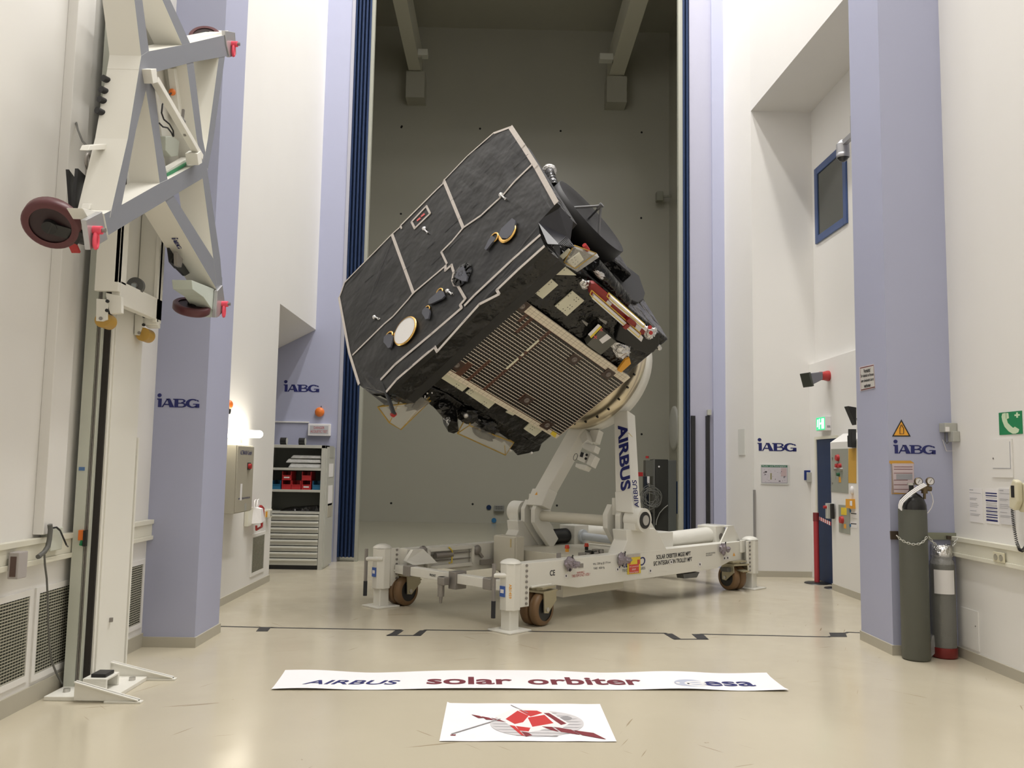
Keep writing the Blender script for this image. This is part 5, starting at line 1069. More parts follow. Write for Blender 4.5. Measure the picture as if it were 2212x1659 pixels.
def chain(pts, m, name='chain', par=None):
    """interlocking links along a sagging path"""
    P = [V(p) for p in pts]; mb = MB(); L = sum((P[i+1]-P[i]).length for i in range(len(P)-1)); n = max(3, int(L/.021)); k = 0
    for i in range(n):
        t = (i+.5)/n*L; j = 0
        while j < len(P)-2 and t > (P[j+1]-P[j]).length: t -= (P[j+1]-P[j]).length; j += 1
        d = (P[j+1]-P[j]).normalized(); c = P[j]+d*t; a = d.cross(V((0, 1, 0))).normalized() if i % 2 else V((0, 1, 0))
        mb.tube([c+d*(.015*math.cos(q*.785))+a*(.008*math.sin(q*.785)) for q in range(8)], .0032, 5, True)
    return mb.build(name, m, par)
yf = G1.y-R1-.012
chain(WF.ats([(1937, 1157), (1945, 1165), (1957, 1172), (1972, 1176), (1986, 1175), (1996, 1169), (2002, 1160)], 1, yf), M_ZINC, 'chain', o)
chain(WF.ats([(2006, 1159), (2014, 1170), (2022, 1177)], 1, yf+.05), M_ZINC, 'chain', o); chain(WF.ats([(2068, 1163), (2063, 1172), (2058, 1180)], 1, yf+.05), M_ZINC, 'chain', o)
g = thing('gas_bottle', G1, 'tall grey-green gas bottle with black shoulder and brass regulator', 'gas bottle')
MB().lathe(G1, (0, 0, 1), [(.001, .0), (R1-.012, 0), (R1, .015), (R1, zs)], 36).build('bottle_body', mat('bottle_grey_green', (.10, .105, .088), .45, noise=.06, nscale=6), g)
MB().lathe(G1, (0, 0, 1), [(R1, zs), (R1*.97, zs+.04), (R1*.82, zs+.09), (R1*.55, zs+.125), (.032, zs+.145), (.032, zt+.03)], 36).build('bottle_shoulder', mat('shoulder_black', (.010, .010, .010), .22), g)
v0 = V((G1.x-.005, G1.y, zt)); hz = WF.at(1962, 1043, 1, G1.y).z
vv = MB().cyl(v0, v0+V((0, 0, hz-zt-.02)), .02, n=14).build('valve', M_BLACK, g); MB().cyl((v0.x, v0.y, hz-.02), (v0.x, v0.y, hz), .032, n=18).build('hand_wheel', M_STEEL, vv)
M_BRS = mat('tarnished_brass', (.16, .12, .07), .35, metal=.8)
rp = lambda x, y: WF.at(x, y, 1, G1.y-.03)
rg = MB().cyl(rp(1984, 1054), rp(2011, 1056), .022, n=12).cyl(rp(1997, 1050), rp(1997, 1066), .026, n=14).cyl(rp(1997, 1066), rp(1997, 1078), .012, n=10).cyl(v0+V((0, 0, .03)), rp(1986, 1055), .012, n=8).bar(rp(1999, 1053), rp(2006, 1046), .02, .02).bar(rp(1992, 1052), rp(1986, 1047), .02, .02).build('regulator', M_BRS, g, .002)
for x, y in ((1982.5, 1040), (2007.5, 1039.5)):
    c = rp(x, y); MB().lathe(c, (0, -1, 0), [(.03, 0), (.034, 0), (.034, .022), (.029, .024)], 22).build('gauge_rim', M_BRS, rg)
    MB().cyl(c, c+V((0, -.02, 0)), .0305, n=22).build('gauge_face', M_PAPER, rg); MB().bar(c+V((-.008, -.0215, -.012)), c+V((.01, -.0215, .015)), .003, .001, (0, 1, 0)).build('gauge_needle', M_DARK, rg)
for k in range(3):
    MB().tube([rp(x+k*1.5, y+k*2)+V((0, -.05-.01*k, 0)) for x, y in ((1990, 1044), (1975, 1052), (1960, 1062), (1948, 1072), (1939, 1081), (1936, 1090), (1936, 1098))], .006, 7).build('white_hose', M_PAPER, g)
MB().tube([rp(x, y) for x, y in ((2009, 1060), (2014, 1072), (2016, 1084), (2012, 1097), (2005, 1107), (1997, 1112))], .004, 6).build('white_hose', M_PAPER, g)
MB().tube([rp(x, y) for x, y in ((1996, 1077), (1991, 1083), (1988, 1088))], .004, 6).build('white_hose', M_PAPER, g)
g2b = WF.at(2046, 1422, 2, 0); G2 = V((g2b.x, g2b.y+.04, 0)); R2 = .105
z2 = lambda y: WF.at(2042, y, 1, G2.y-R2*.7).z
g2 = thing('gas_bottle', G2, 'short grey gas bottle wrapped in film with a red base and white label', 'gas bottle')
MB().lathe(G2, (0, 0, 1), [(.001, 0), (R2-.012, 0), (R2, .012), (R2, z2(1400))], 32).build('red_base', mat('base_red', (.22, .02, .02), .4), g2)
MB().lathe(G2, (0, 0, 1), [(R2-.004, z2(1400)), (R2-.004, z2(1225)), (R2*.85, z2(1212)), (R2*.5, z2(1204)), (.02, z2(1200))], 32).build('bottle_body', mat('bottle_grey', (.17, .17, .155), .25, bump=.25, bscale=14), g2)
MB().lathe(G2, (0, 0, 1), [(R2*.8, z2(1203)), (R2*.8, z2(1178)), (R2*.74, z2(1178)), (R2*.74, z2(1203))], 28).build('valve_guard', M_SILV, g2); MB().cyl(G2+V((0, 0, z2(1206))), G2+V((0, 0, z2(1186))), .03, n=14).build('valve', M_BLACK, g2)
MB().lathe(G2, (0, 0, 1), [(R2*.88, z2(1226)), (R2*.95, z2(1216)), (R2*.80, z2(1208)), (R2*.88, z2(1200))], 22).build('crumpled_film', mat('crumpled_film', (.6, .6, .6), .15, alpha=.45, bump=1, bscale=25), g2)
a0, a1 = math.radians(205), math.radians(300); n = 16; pts = []
for z in (z2(1283), z2(1231)): pts += [(G2.x+(R2+.002)*math.cos(a0+(a1-a0)*i/n), G2.y+(R2+.002)*math.sin(a0+(a1-a0)*i/n), z) for i in range(n+1)]
MB().add(pts, [(i, i+1, n+2+i, n+1+i) for i in range(n)], True).build('white_label', M_PAPER, g2)
q = WF.ats([(2014, 1372), (2018, 1372), (2021, 1410), (2013, 1418), (2009, 1400)], 1, G2.y-.03); tag(MB().prism(q, (0, .04, 0)).build('film_scrap', mat('crumpled_film', (.6, .6, .6), .15, alpha=.45, bump=1, bscale=25)), 'crumpled clear film scrap on the floor between the two gas bottles', 'film')
# wall X = 4.03: small devices, signs, papers, telephone
p = WF.at(2048, 925, 1, YP-.06); o = thing('wall_sensor', (p.x, YP-.05, p.z-.06), 'grey sensor box with dangling cable at the right pier edge', 'sensor'); bx('sensor_box', (p.x-.05, YP-.1, p.z-.035), (p.x+.06, YP-.001, p.z+.045), mat('sensor_grey', (.42, .42, .38), .5), o, bevel=.004); bx('sensor_label', (p.x-.045, YP-.102, p.z-.03), (p.x-.01, YP-.1, p.z+.01), M_PAPER, o)
MB().box((XW-.06, YP-.14, p.z-.12), (XW-.001, YP-.05, p.z-.03)).build('cable_box', mat('sensor_grey', (.42, .42, .38), .5), o, .004); MB().tube([(p.x-.02, YP-.04, p.z-.03), (p.x-.02, YP-.04, p.z-.11), (p.x-.005, YP-.04, p.z-.135), (p.x+.012, YP-.05, p.z-.11), (p.x+.012, YP-.06, p.z-.05)], .004, 6).build('cable', M_CABLE, o)
MB().tube([(p.x-.03, YP-.02, p.z-.1), (p.x+.0, YP-.02, p.z-.2), (p.x+.06, YP-.04, p.z-.2), (p.x+.1, YP-.06, p.z-.1)], .003, 6).build('cable', M_PAPER, o)
q = [(2158, 889), (2209, 890), (2209, 939), (2160, 938)]
def tosq(q, x): 
    P = WF.ats(q, 0, x); ys = sorted(v.y for v in P); zs = sorted(v.z for v in P); return (ys[0]+ys[1])/2, (ys[2]+ys[3])/2, (zs[0]+zs[1])/2, (zs[2]+zs[3])/2
def wall_sheet(name, q, m, lab, cat, th=.004, grp=None, x=XW):
    y0, y1, z0, z1 = tosq(q, x); o = thing(name, (x, (y0+y1)/2, z0), lab, cat, grp); bx('plate', (x-th, y0, z0), (x-.0005, y1, z1), m, o); return o, y0, y1, z0, z1
o, y0, y1, z0, z1 = wall_sheet('telephone_sign', q, M_GREEN, 'square green emergency telephone sign on the right wall', 'sign')
PF = Fr((XW-.0045, y1, z0), (0, -1, 0), (0, 0, 1), (-1, 0, 0)); w_, h_ = y1-y0, z1-z0
M_GLOW = mat('pale_green_print', (.62, .74, .52), .5)
mb = MB(PF); out_ = [(.17, .95), (.30, .97), (.44, .95), (.46, .72), (.36, .69), (.40, .52), (.52, .38), (.62, .28), (.70, .33), (.88, .20), (.84, .08), (.72, .02), (.60, .02), (.42, .14), (.25, .36), (.16, .62), (.13, .82)]
MB(PF).add([(x*w_, y*h_, .0008) for x, y in out_], [list(range(len(out_)))]).build('handset_symbol', M_GLOW, o)
mb.box((.70*w_, .79*h_, 0), (.92*w_, .86*h_, .001)).box((.775*w_, .71*h_, 0), (.845*w_, .94*h_, .0012)); mb.build('cross_symbol', M_GLOW, o)
mb = MB(PF); mb.box((.33*w_, .71*h_, .001), (.345*w_, .97*h_, .0015)); mb.build('handset_line', M_GREEN, o)
o, y0, y1, z0, z1 = wall_sheet('wall_hatch', [(2142, 948), (2187, 950), (2191, 1030), (2146, 1033)], M_WALL, 'white flush wall hatch under the green telephone sign', 'hatch', .01); MB().box((XW-.012, y0+.02, z0+.07), (XW-.01, y1-.02, z0+.075)).box((XW-.012, y0+.02, z0+.075), (XW-.01, y0+.025, z1-.02)).build('hatch_seam', M_PRINT, o); MB().cyl((XW-.01, y1-.03, (z0+z1)/2), (XW-.014, y1-.03, (z0+z1)/2), .008, n=10).build('latch', M_STL, o)
o, y0, y1, z0, z1 = wall_sheet('wall_hatch', [(2077, 1312), (2115, 1320), (2115, 1402), (2078, 1398)], M_WALL, 'faint low wall hatch near the floor behind the short gas bottle', 'hatch', .006); MB().cyl((XW-.006, y0+.04, z0+.2), (XW-.01, y0+.04, z0+.2), .006, n=10).build('latch', M_STL, o)
for k, (q, lab) in enumerate((([(2094, 1055), (2122, 1055), (2125, 1129), (2097, 1128)], 'plain printed paper sheet, leftmost of three on the right wall'), ([(2129, 1057), (2157, 1056), (2159, 1133), (2131, 1130)], 'printed paper sheet with navy bars in the middle of three'), ([(2159, 1056), (2192, 1056), (2194, 1135), (2163, 1132)], 'framed printed sheet behind the telephone cord'))):
    o, y0, y1, z0, z1 = wall_sheet('wall_notice', q, M_PAPER if k < 2 else mat('paper_grey', (.66, .65, .66), .6), lab, 'notice', .004 if k < 2 else .008, 'papers on the right wall')
    xx = XW-.0045 if k < 2 else XW-.0085; mb = MB(); h_ = z1-z0; w_ = y1-y0
    rows = ((.94, .02, .3), (.86, .01, .9), (.70, .012, .6), (.66, .01, .5), (.55, .012, .6), (.50, .01, .7), (.45, .01, .6), (.33, .012, .5), (.24, .01, .8), (.2, .01, .7)) if k != 1 else ((.86, .035, .92), (.79, .03, .92), (.64, .045, .92), (.44, .03, .92), (.34, .03, .92), (.24, .03, .92), (.17, .03, .92), (.07, .045, .92))
    for f, t, w in rows: mb.box((xx-.0006, y1-.04*w_-w*w_*.95, z0+f*h_), (xx, y1-.04*w_, z0+(f+t)*h_))
    mb.build('printed_lines', M_LOGO if k == 1 else M_PRINT, o)
    if k == 1:
        mb = MB()
        for f in (.74, .59, .54, .50, .40, .30, .12): mb.box((xx-.0006, y1-.9*w_, z0+f*h_), (xx, y1-.06*w_, z0+(f+.015)*h_))
        mb.build('small_print', M_PRINT, o)
p = WF.at(2205, 1072, 0, XW-.05); o = thing('wall_telephone', (XW-.05, p.y, p.z-.12), 'cream wall telephone with a coiled black cord at the right edge', 'telephone')
M_TEL = mat('telephone_cream', (.66, .62, .46), .4)
bx('base', (XW-.06, p.y-.14, p.z-.12), (XW-.001, p.y+.02, p.z+.10), M_TEL, o, bevel=.012)
MB().prism([(XW-.06, p.y+.06, p.z-.09), (XW-.06, p.y-.0, p.z-.11), (XW-.06, p.y-.05, p.z-.04), (XW-.06, p.y-.05, p.z+.11), (XW-.06, p.y+.0, p.z+.13), (XW-.06, p.y+.05, p.z+.06)], (-.05, 0, 0)).build('handset', M_TEL, o, .012)
bx('earpiece', (XW-.114, p.y-.02, p.z-.01), (XW-.109, p.y+.02, p.z+.08), M_BLACK, o, bevel=.003)
path = WF.ats([(2187, 1092), (2187, 1110), (2189, 1130), (2192, 1150), (2196, 1172), (2202, 1187), (2209, 1190), (2216, 1180), (2220, 1150)], 0, XW-.06); cord = []
L = 0; NN = 620
for i in range(NN):
    t = i/(NN-1)*(len(path)-1); k = min(int(t), len(path)-2); c = path[k].lerp(path[k+1], t-k); d = (path[k+1]-path[k]).normalized(); a = d.cross(V((1, 0, 0))).normalized(); g_ = i*.42
    cord.append(c+a*(.010*math.cos(g_))+V((1, 0, 0))*(.010*math.sin(g_)))
MB().tube(cord, .0028, 4).build('coiled_cord', M_DARK, o)
p = WF.at(2161, 1204, 0, XW-.05); o = thing('double_socket', (XW-.05, p.y, p.z-.045), 'cream double power socket on the right cable duct', 'socket'); bx('cover', (XW-.066, p.y-.075, p.z-.04), (XW-.0555, p.y+.075, p.z+.04), M_TEL, o, bevel=.004)
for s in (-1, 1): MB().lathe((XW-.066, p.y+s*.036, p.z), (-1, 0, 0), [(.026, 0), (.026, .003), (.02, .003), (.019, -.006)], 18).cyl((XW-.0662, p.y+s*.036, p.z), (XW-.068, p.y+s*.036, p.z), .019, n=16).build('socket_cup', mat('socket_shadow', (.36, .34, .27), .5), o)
# ---- alcove: window, door, exit sign, plan, cabinet, barrier
XA = 4.76
wy0, wy1, wz0, wz1 = 10.95, WF.at(1763.5, 450, 0, XA).y, 0, 0
wy0 = WF.at(1828, 400, 0, XA).y-.05; wz1 = WF.at(1763, 366, 0, XA).z; wz0 = WF.at(1765, 528, 0, XA).z
fw = .11
wf = MB().box((XA-.03, wy0, wz0), (XA-.001, wy0+fw, wz1)).box((XA-.03, wy1-fw, wz0), (XA-.001, wy1, wz1)).box((XA-.03, wy0+fw, wz0), (XA-.001, wy1-fw, wz0+fw)).box((XA-.03, wy0+fw, wz1-fw), (XA-.001, wy1-fw, wz1)).build('window_1', mat('window_blue', (.045, .085, .22), .4), kind=S, bevel=.006)
bx('window_pane', (XA-.012, wy0+fw, wz0+fw), (XA-.002, wy1-fw, wz1-fw), mat('dark_glass', (.045, .05, .04), .08), wf)
XB = 4.66
dy1 = WF.at(1769, 1050, 0, XB).y; dy0 = 11.62
DH = 2.02
d4 = bx('door_4', (XB-.02, dy0, .01), (XB-.001, min(dy1, 12.6), DH), M_BLUE, kind=S, bevel=.004)
MB().box((XB-.035, min(dy1, 12.6), 0), (XB-.001, min(dy1, 12.6)+.06, DH+.04)).box((XB-.035, dy0, DH), (XB-.001, min(dy1, 12.6), DH+.04)).build('trim_16', M_CREAM, kind=S)
st('trim_18', (3.80, 12.67, 0), (3.83, 12.70, 1.27), mat('corner_guard_steel', (.34, .33, .32), .4, metal=.4)); 
p0 = WF.at(1763, 903, 0, 4.572); p1 = WF.at(1782, 928, 0, 4.572)
o = thing('exit_sign', (4.61, (p0.y+p1.y)/2, p1.z), 'lit green emergency exit sign over the blue door', 'exit sign')
bx('sign_box', (4.575, p1.y-.005, p1.z-.01), (4.659, p0.y+.005, p0.z+.01), M_PAPER, o, bevel=.004); bx('sign_face', (4.571, p1.y, p1.z), (4.575, p0.y, p0.z), mat('exit_glow', (.05, .6, .3), .4, emit=(.03, .60, .22), estr=1.0), o)
EF = Fr((4.5705, p0.y, p1.z), (0, -1, 0), (0, 0, 1), (-1, 0, 0)); w_, h_ = p0.y-p1.y, p0.z-p1.z; mb = MB(EF)
for pts in ([(.10, .25), (.22, .25), (.26, .85), (.14, .85)], [(.30, .1), (.42, .1), (.46, .9), (.34, .9)], [(.46, .42), (.62, .48), (.62, .6), (.46, .58)], [(.62, .1), (.92, .1), (.92, .9), (.62, .9)]): mb.add([(x*w_, y*h_, .001) for x, y in pts], [(0, 1, 2, 3)])
mb.build('running_man_symbol', mat('exit_white', (.8, 1, .9), .4, emit=(.7, 1, .85), estr=1.4), o); bx('sign_label', (4.60, p1.y-.008, p1.z+.03), (4.645, p1.y-.005, p1.z+.06), M_PRINT, o)
q = [(1642, 1003), (1704, 1004), (1703, 1047), (1643, 1046)]
o = root_at('escape_plan', q, 1, 12.69, 'framed escape plan with a green heading on the white alcove wall', 'plan'); wp('clear_board', q, 1, 12.699, -.012, mat('board_pale', (.68, .68, .65), .3), o)
YT = 12.686
wp('frame_border', [(1644.5, 1004.3), (1701, 1005), (1701, 1044.3), (1645, 1043.6)], 1, 12.687, -.001, M_PRINT, o); wp('plan_paper', [(1645.5, 1009), (1700, 1009.6), (1700, 1043), (1646, 1042.6)], 1, 12.686, -.001, mat('plan_paper', (.60, .56, .60), .6), o); wp('green_heading', [(1644.8, 1004.5), (1700.8, 1005.2), (1700.8, 1009.8), (1644.8, 1009.2)], 1, 12.6855, -.0008, mat('plan_green', (.03, .16, .09), .6), o)
wt('Flucht- und Rettungsplan', [(1647, 1005.4), (1698, 1006), (1698, 1009), (1647, 1008.6)], 1, 12.6843, M_PAPER, o)
mb = MB(); rr = random.Random(4)
for k in range(34):
    x = rr.uniform(1648, 1697); y = rr.uniform(1012, 1041); w = rr.uniform(.5, 4); h = .5 if rr.random() < .6 else rr.uniform(.5, 3)
    mb.prism(WF.ats([(x, y), (x+w, y), (x+w, y+h), (x, y+h)], 1, 12.6848), (0, -.0004, 0))
mb.build('plan_drawing', mat('plan_ink', (.22, .20, .22), .7), o); wp('plan_route', [(1664, 1022), (1667, 1022), (1667, 1036), (1664, 1036)], 1, 12.6848, -.0005, mat('plan_olive', (.30, .28, .14), .7), o); wp('pink_field', [(1687, 1011), (1699, 1011), (1699, 1029), (1687, 1029)], 1, 12.6849, -.0003, mat('plan_pink', (.55, .42, .43), .7), o)
o = root_at('card_reader', [(1737, 1016), (1763, 1016), (1763, 1042), (1737, 1042)], 1, 12.68, 'grey reader box on a navy angled sign beside the blue door', 'card reader'); wp('navy_sign', [(1737, 1016), (1758, 1016), (1758, 1021), (1742, 1021), (1742, 1037), (1737, 1037)], 1, 12.699, -.006, mat('sign_navy', (.015, .035, .20), .5), o); wp('reader_box', [(1742, 1020), (1763, 1021), (1763, 1042), (1742, 1041)], 1, 12.69, -.05, M_SGREY, o, .005)
for i, (x, y, lab) in enumerate(((1765, 1260, 'red barrier post with a red and white belt in front of the blue door'),)):
    b = WF.at(x, y, 2, 0); hgt = 1.0
    if i: b = V((4.62, b.y, 0)) if False else b
    o = thing('barrier_post', b, lab, 'barrier post'); MB().lathe(b, (0, 0, 1), [(.001, .02), (.06, .02), (.165, .012), (.175, 0)], 32).build('post_base', M_BLACK, o)
    if i == 0:
        MB().cyl(b+V((0, 0, .01)), b+V((0, 0, .88)), .036, n=20).build('post', mat('post_red', (.42, .04, .05), .4), o); MB().cyl(b+V((0, 0, .86)), b+V((0, 0, .98)), .041, n=20).build('post_head', mat('head_red', (.20, .02, .025), .4), o); BP = b
        a_ = b+V((.04, .0, .91)); c_ = WF.at(1795, 1131, 0, 4.50); mb = MB(); m2 = MB()
        for k in range(12):
            t0, t1 = k/12, (k+1)/12; p, r = a_.lerp(c_, t0), a_.lerp(c_, t1); m2.add([p+V((0, .002, -.03)), r+V((0, .002, -.03)), r+V((0, .002, .02)), p+V((0, .002, .02))], [(0, 1, 2, 3)]) if k == 99 else (mb if k % 2 else m2).add([p+V((0, 0, -.03)), r+V((0, 0, -.03)), r+V((0, 0, .02))+(r-p)*.0, p+V((0, 0, .02))], [(0, 1, 2, 3)])
        mb.m = 1; k_ = len(mb.v); mb.v += m2.v; mb.f += [[i+k_ for i in f] for f in m2.f]; mb.sm += m2.sm; mb.mi += [1]*len(m2.f); mb.build('belt', [mat('belt_red', (.55, .04, .05), .5), M_PAPER], o)
XH = 4.48
hy1 = WF.at(1796, 1100, 0, XH).y; hy0 = 9.3
o = tag(MB().lathe((4.53, hy1+.13, 0), (0, 0, 1), [(.001, .02), (.05, .02), (.105, .012), (.115, 0)], 28).build('barrier_base', M_BLACK), 'black round barrier post base half hidden behind the control housing', 'barrier post base')  # base of a second barrier post, its pole left out
ze = WF.at(1790, 956, 0, XH).z
rz = WF.at(1819, 924, 1, hy1)
hs = thing('control_housing', (4.6, (hy0+hy1)/2, 0), 'white sloped-top control housing with grey panels beside the blue door', 'control housing')
MB().prism([(XH, hy1, 0), (XH, hy1, ze), (min(rz.x, 4.63), hy1, rz.z-.1), (4.655, hy1, rz.z-.08), (4.655, hy1, 0)], (0, hy0-hy1, 0)).build('housing', M_WALL, hs, .003)
bx('housing_skirting', (XH-.012, hy0, 0), (XH, hy1, HB), M_SKIRT, hs)
def hp(name, px, th, m, off=0., par=hs, bev=.001): return wp(name, px, 0, XH-.0005-off, -th, m, par, bev)
M_PNL = mat('panel_grey', (.33, .34, .29), .5)
P1_ = hp('upper_panel', [(1796, 970), (1832, 969), (1833, 1066), (1796, 1062)], .006, M_PNL); P2_ = hp('lower_panel', [(1812, 1090), (1836, 1092), (1837, 1155), (1813, 1149)], .006, M_PNL)
hp('orange_sheet', [(1833, 969), (1850, 968), (1850, 1044), (1833, 1043)], .003, mat('sheet_orange', (.62, .36, .06), .6))
def knob(x, y, r, m, par): c = WF.at(x, y, 0, XH-.0065); return MB().cyl(c, c-V((.035, 0, 0)), r, r*.85, n=14).build('knob', m, par)
knob(1811, 989, .045, M_RED, P1_); knob(1810, 1006, .03, M_RED, P1_); knob(1816, 1006, .03, M_RED, P1_); knob(1806, 1014, .025, M_STEEL, P1_); knob(1819, 1014, .025, M_STEEL, P1_); knob(1813, 1025, .025, mat('knob_green', (.02, .12, .05), .4), P1_); knob(1820, 1123, .05, M_RED, P2_)
hp('amber_tag', [(1812, 1030), (1816, 1030), (1817, 1042), (1812, 1042)], .002, M_AMBER, .0065, P1_); hp('yellow_label', [(1817, 1096), (1829, 1097), (1829, 1113), (1817, 1112)], .002, M_YELLOW, .0065, P2_); hp('amber_tag', [(1823, 1132), (1828, 1132), (1828, 1142), (1823, 1141)], .002, M_AMBER, .0065, P2_)
for x, y in ((1798, 990), (1798, 1044)): hp('hinge', [(x-1, y-2), (x+1, y-2), (x+1, y+2), (x-1, y+2)], .006, M_STL, .0065, P1_)
c = WF.at(1842, 1059, 0, XH); MB().sph(c-V((.01, 0, 0)), .035, 12, 8, (.7, 1, 1.5)).build('white_detector', M_PAPER, hs)
hp('orange_box', [(1835, 1078), (1847, 1078), (1848, 1099), (1835, 1097)], .05, M_AMBER); hp('pale_window', [(1836, 1082), (1841, 1082), (1841, 1093), (1836, 1092)], .002, M_PAPER, .052)
for y in (1104, 1126): hp('paper_note', [(1837, y), (1852, y+1), (1852, y+16), (1837, y+14)], .002, M_PAPER); hp('note_print', [(1838, y+4), (1850, y+5), (1850, y+7), (1838, y+6)], .001, M_TXT, .002)
for y in (1104, 1135): c = WF.at(1837, y, 0, XH-.004); MB().cyl(c, c-V((.006, 0, 0)), .02, n=12).build('blue_magnet', M_BLUEP, hs)
c = WF.at(1797, 1104, 0, XH-.03); ic = thing('intercom', c-V((0, 0, .12)), 'grey intercom box with a red button on the corner of the control housing', 'intercom'); MB().box((XH-.09, hy1-.1, c.z-.1), (XH-.001, hy1-.02, c.z+.1)).build('intercom_box', M_SH, ic, .004); bx('black_handset', (XH-.06, hy1-.16, c.z-.1), (XH-.02, hy1-.1, c.z+.1), M_BLACK, ic, bevel=.008); MB().cyl((XH-.09, hy1-.06, c.z+.05), (XH-.13, hy1-.06, c.z+.05), .02, n=12).build('red_button', M_RED, ic)
q = [(1832, 877), (1850, 880), (1850, 918), (1847, 912)]; o = root_at('loudspeaker', q, 1, 9.9, 'black angled loudspeaker peeking out behind the right pier', 'loudspeaker'); wp('cabinet', q, 1, 9.9, .12, M_BLACK, o, .003); c = WF.at(1856, 905, 1, 9.9); MB().bar((c.x, 9.96, c.z), (4.66 if c.x < 4.66 else c.x, 9.96, c.z+.02), .03, .03).build('bracket', M_BLACK, o)
q = [(1842, 927), (1850, 927), (1850, 967), (1841, 966), (1840, 941), (1842, 941)]; o = tag(wp('black_controller', q, 0, XH-.0005, -.06, M_BLACK, None, .004), 'black controller box on the control housing beside the right pier', 'controller')
# flood lamp and dome camera
c = WF.at(1790, 812, 0, XB); o = thing('flood_lamp', c-V((.3, 0, .15)), 'grey flood lamp on a red base high on the alcove wall', 'lamp')
b_ = c; r_ = WF.at(1772, 812, 0, XB-.16); e_ = WF.at(1745, 820, 0, XB-.36); 
MB().lathe(b_, (r_-b_), [(.001, 0), (.075, 0), (.075, .03), (.06, (r_-b_).length*.6), (.06, (r_-b_).length), (.001, (r_-b_).length)], 22).build('red_base', M_RED, o)
MB().loft(*[[p+u_*(s_*a)+V((0, 0, 1))*(s_*b) for a, b in ((-1, -1), (1, -1), (1, 1), (-1, 1))] for p, s_, u_ in ((r_, .055, (e_-r_).cross(V((0, 0, 1))).normalized()), (e_, .085, (e_-r_).cross(V((0, 0, 1))).normalized()))]).build('lamp_housing', mat('lamp_grey', (.17, .17, .20), .4), o, .008)
d_ = (e_-r_).normalized(); u_ = d_.cross(V((0, 0, 1))).normalized(); v_ = u_.cross(d_)
MB().loft([e_+u_*(a*.10)+v_*(b*.10) for a, b in ((-1, -1), (1, -1), (1, 1), (-1, 1))], [e_+d_*.035+u_*(a*.10)+v_*(b*.10) for a, b in ((-1, -1), (1, -1), (1, 1), (-1, 1))]).build('lamp_front', mat('lamp_dark', (.05, .055, .045), .3), o, .006)
c = WF.at(1821, 334, 1, 8.5); o = thing('dome_camera', c-V((0, 0, .12)), 'silver dome camera high beside the right pier', 'camera')
M_CAMS = mat('camera_silver', (.42, .42, .44), .35, metal=.4)
MB().cyl(c+V((0, 0, .0)), c+V((0, 0, .11)), .065, n=24).cyl(c+V((0, 0, .11)), c+V((0, 0, .15)), .065, .03, n=24).build('camera_housing', M_CAMS, o); MB().sph(c, .062, 20, 12, (1, 1, 1.25), (.5, 1)).build('dome', mat('dome_smoke', (.03, .03, .032), .12), o)
MB().lathe(c, (0, 0, 1), [(.06, -.035), (.066, -.03), (.066, .01), (.06, .012)], 24).build('camera_ring', M_CAMS, o); MB().bar(c+V((0, 0, .11)), V((max(c.x, 3.5), 8.18, c.z+.11)), .05, .05).build('camera_arm', M_CAMS, o); bx('arm_plate', (max(c.x, 3.5)-.05, 8.171, c.z+.05), (max(c.x, 3.5)+.05, 8.19, c.z+.28), M_CAMS, o)
# thin grille on the white wall beside the door leaf
fx = lambda y: 3.68+(YD-y)*.133
p = WF.at(1599, 955, 0, 3.735); yy = p.y if 12.8 < p.y < 13.7 else 13.2
o = tag(MB().prism([(fx(yy-.12)-.001, yy-.12, p.z-.2), (fx(yy+.12)-.001, yy+.12, p.z-.2), (fx(yy+.12)-.012, yy+.12, p.z-.2), (fx(yy-.12)-.012, yy-.12, p.z-.2)], (0, 0, .40)).build('wall_grille', mat('grille_pale', (.66, .66, .62), .5)), 'narrow pale wall grille on the white wall beside the door', 'grille')
# ================================================================ inside the chamber
p = WF.at(1457, 925, 0, 4.62); o = thing('wall_disc', (4.6, p.y, p.z-.55), 'large round pale cover on the right chamber wall', 'wall cover'); MB().lathe((4.619, min(p.y, 22.3), p.z), (-1, 0, 0), [(.58, 0), (.58, .03), (.50, .05), (.001, .05)], 44).build('disc', mat('disc_pale', (.62, .62, .58), .5), o)
YR = 18.5
rk = root_at('equipment_rack', [(1395, 1000), (1466, 1000), (1466, 1138), (1395, 1138)], 1, YR, 'dark steel equipment rack inside the chamber behind the trolley', 'rack'); rk.location.z = 0; WLOC[rk.name].z = 0
def rpx(x, y, yy=YR): return WF.at(x, y, 1, yy)
def rbox(name, x0, y0, x1, y1, d, m, yy=YR, par=rk, floor=False):
    a = rpx(x0, y0, yy); b = rpx(x1, y1, yy); return bx(name, (a.x, yy, 0 if floor else b.z), (b.x, yy+d, a.z), m, par, bevel=.004)
rbox('rack_body', 1416, 992, 1443, 1135, .7, mat('rack_dark', (.045, .045, .04), .4), floor=True); rbox('rack_post', 1411, 991, 1415, 1135, .08, mat('rack_post_grey', (.20, .20, .185), .4, metal=.4), floor=True); rbox('control_box', 1395, 994, 1411, 1029, .3, mat('rack_box', (.13, .13, .11), .45))
rbox('galvanised_side', 1443.5, 994, 1461, 1135, .5, mat('galvanised', (.20, .21, .20), .4, metal=.5), floor=True); rbox('dark_column', 1392, 1029, 1402, 1105, .2, mat('rack_navy', (.01, .016, .03), .5)); rbox('red_box', 1377, 1020, 1389, 1029, .3, M_RED, YR+.1); rbox('white_tag', 1398, 1029, 1403, 1044, .02, M_PAPER, YR-.03)
c = rpx(1423.5, 1008, YR-.002); MB().cyl(c, c-V((0, .01, 0)), .02, n=12).build('rack_lock', M_PAPER, rk); rbox('base_plinth', 1380, 1108, 1411, 1150, .5, M_DARK, YR+.2, floor=True)
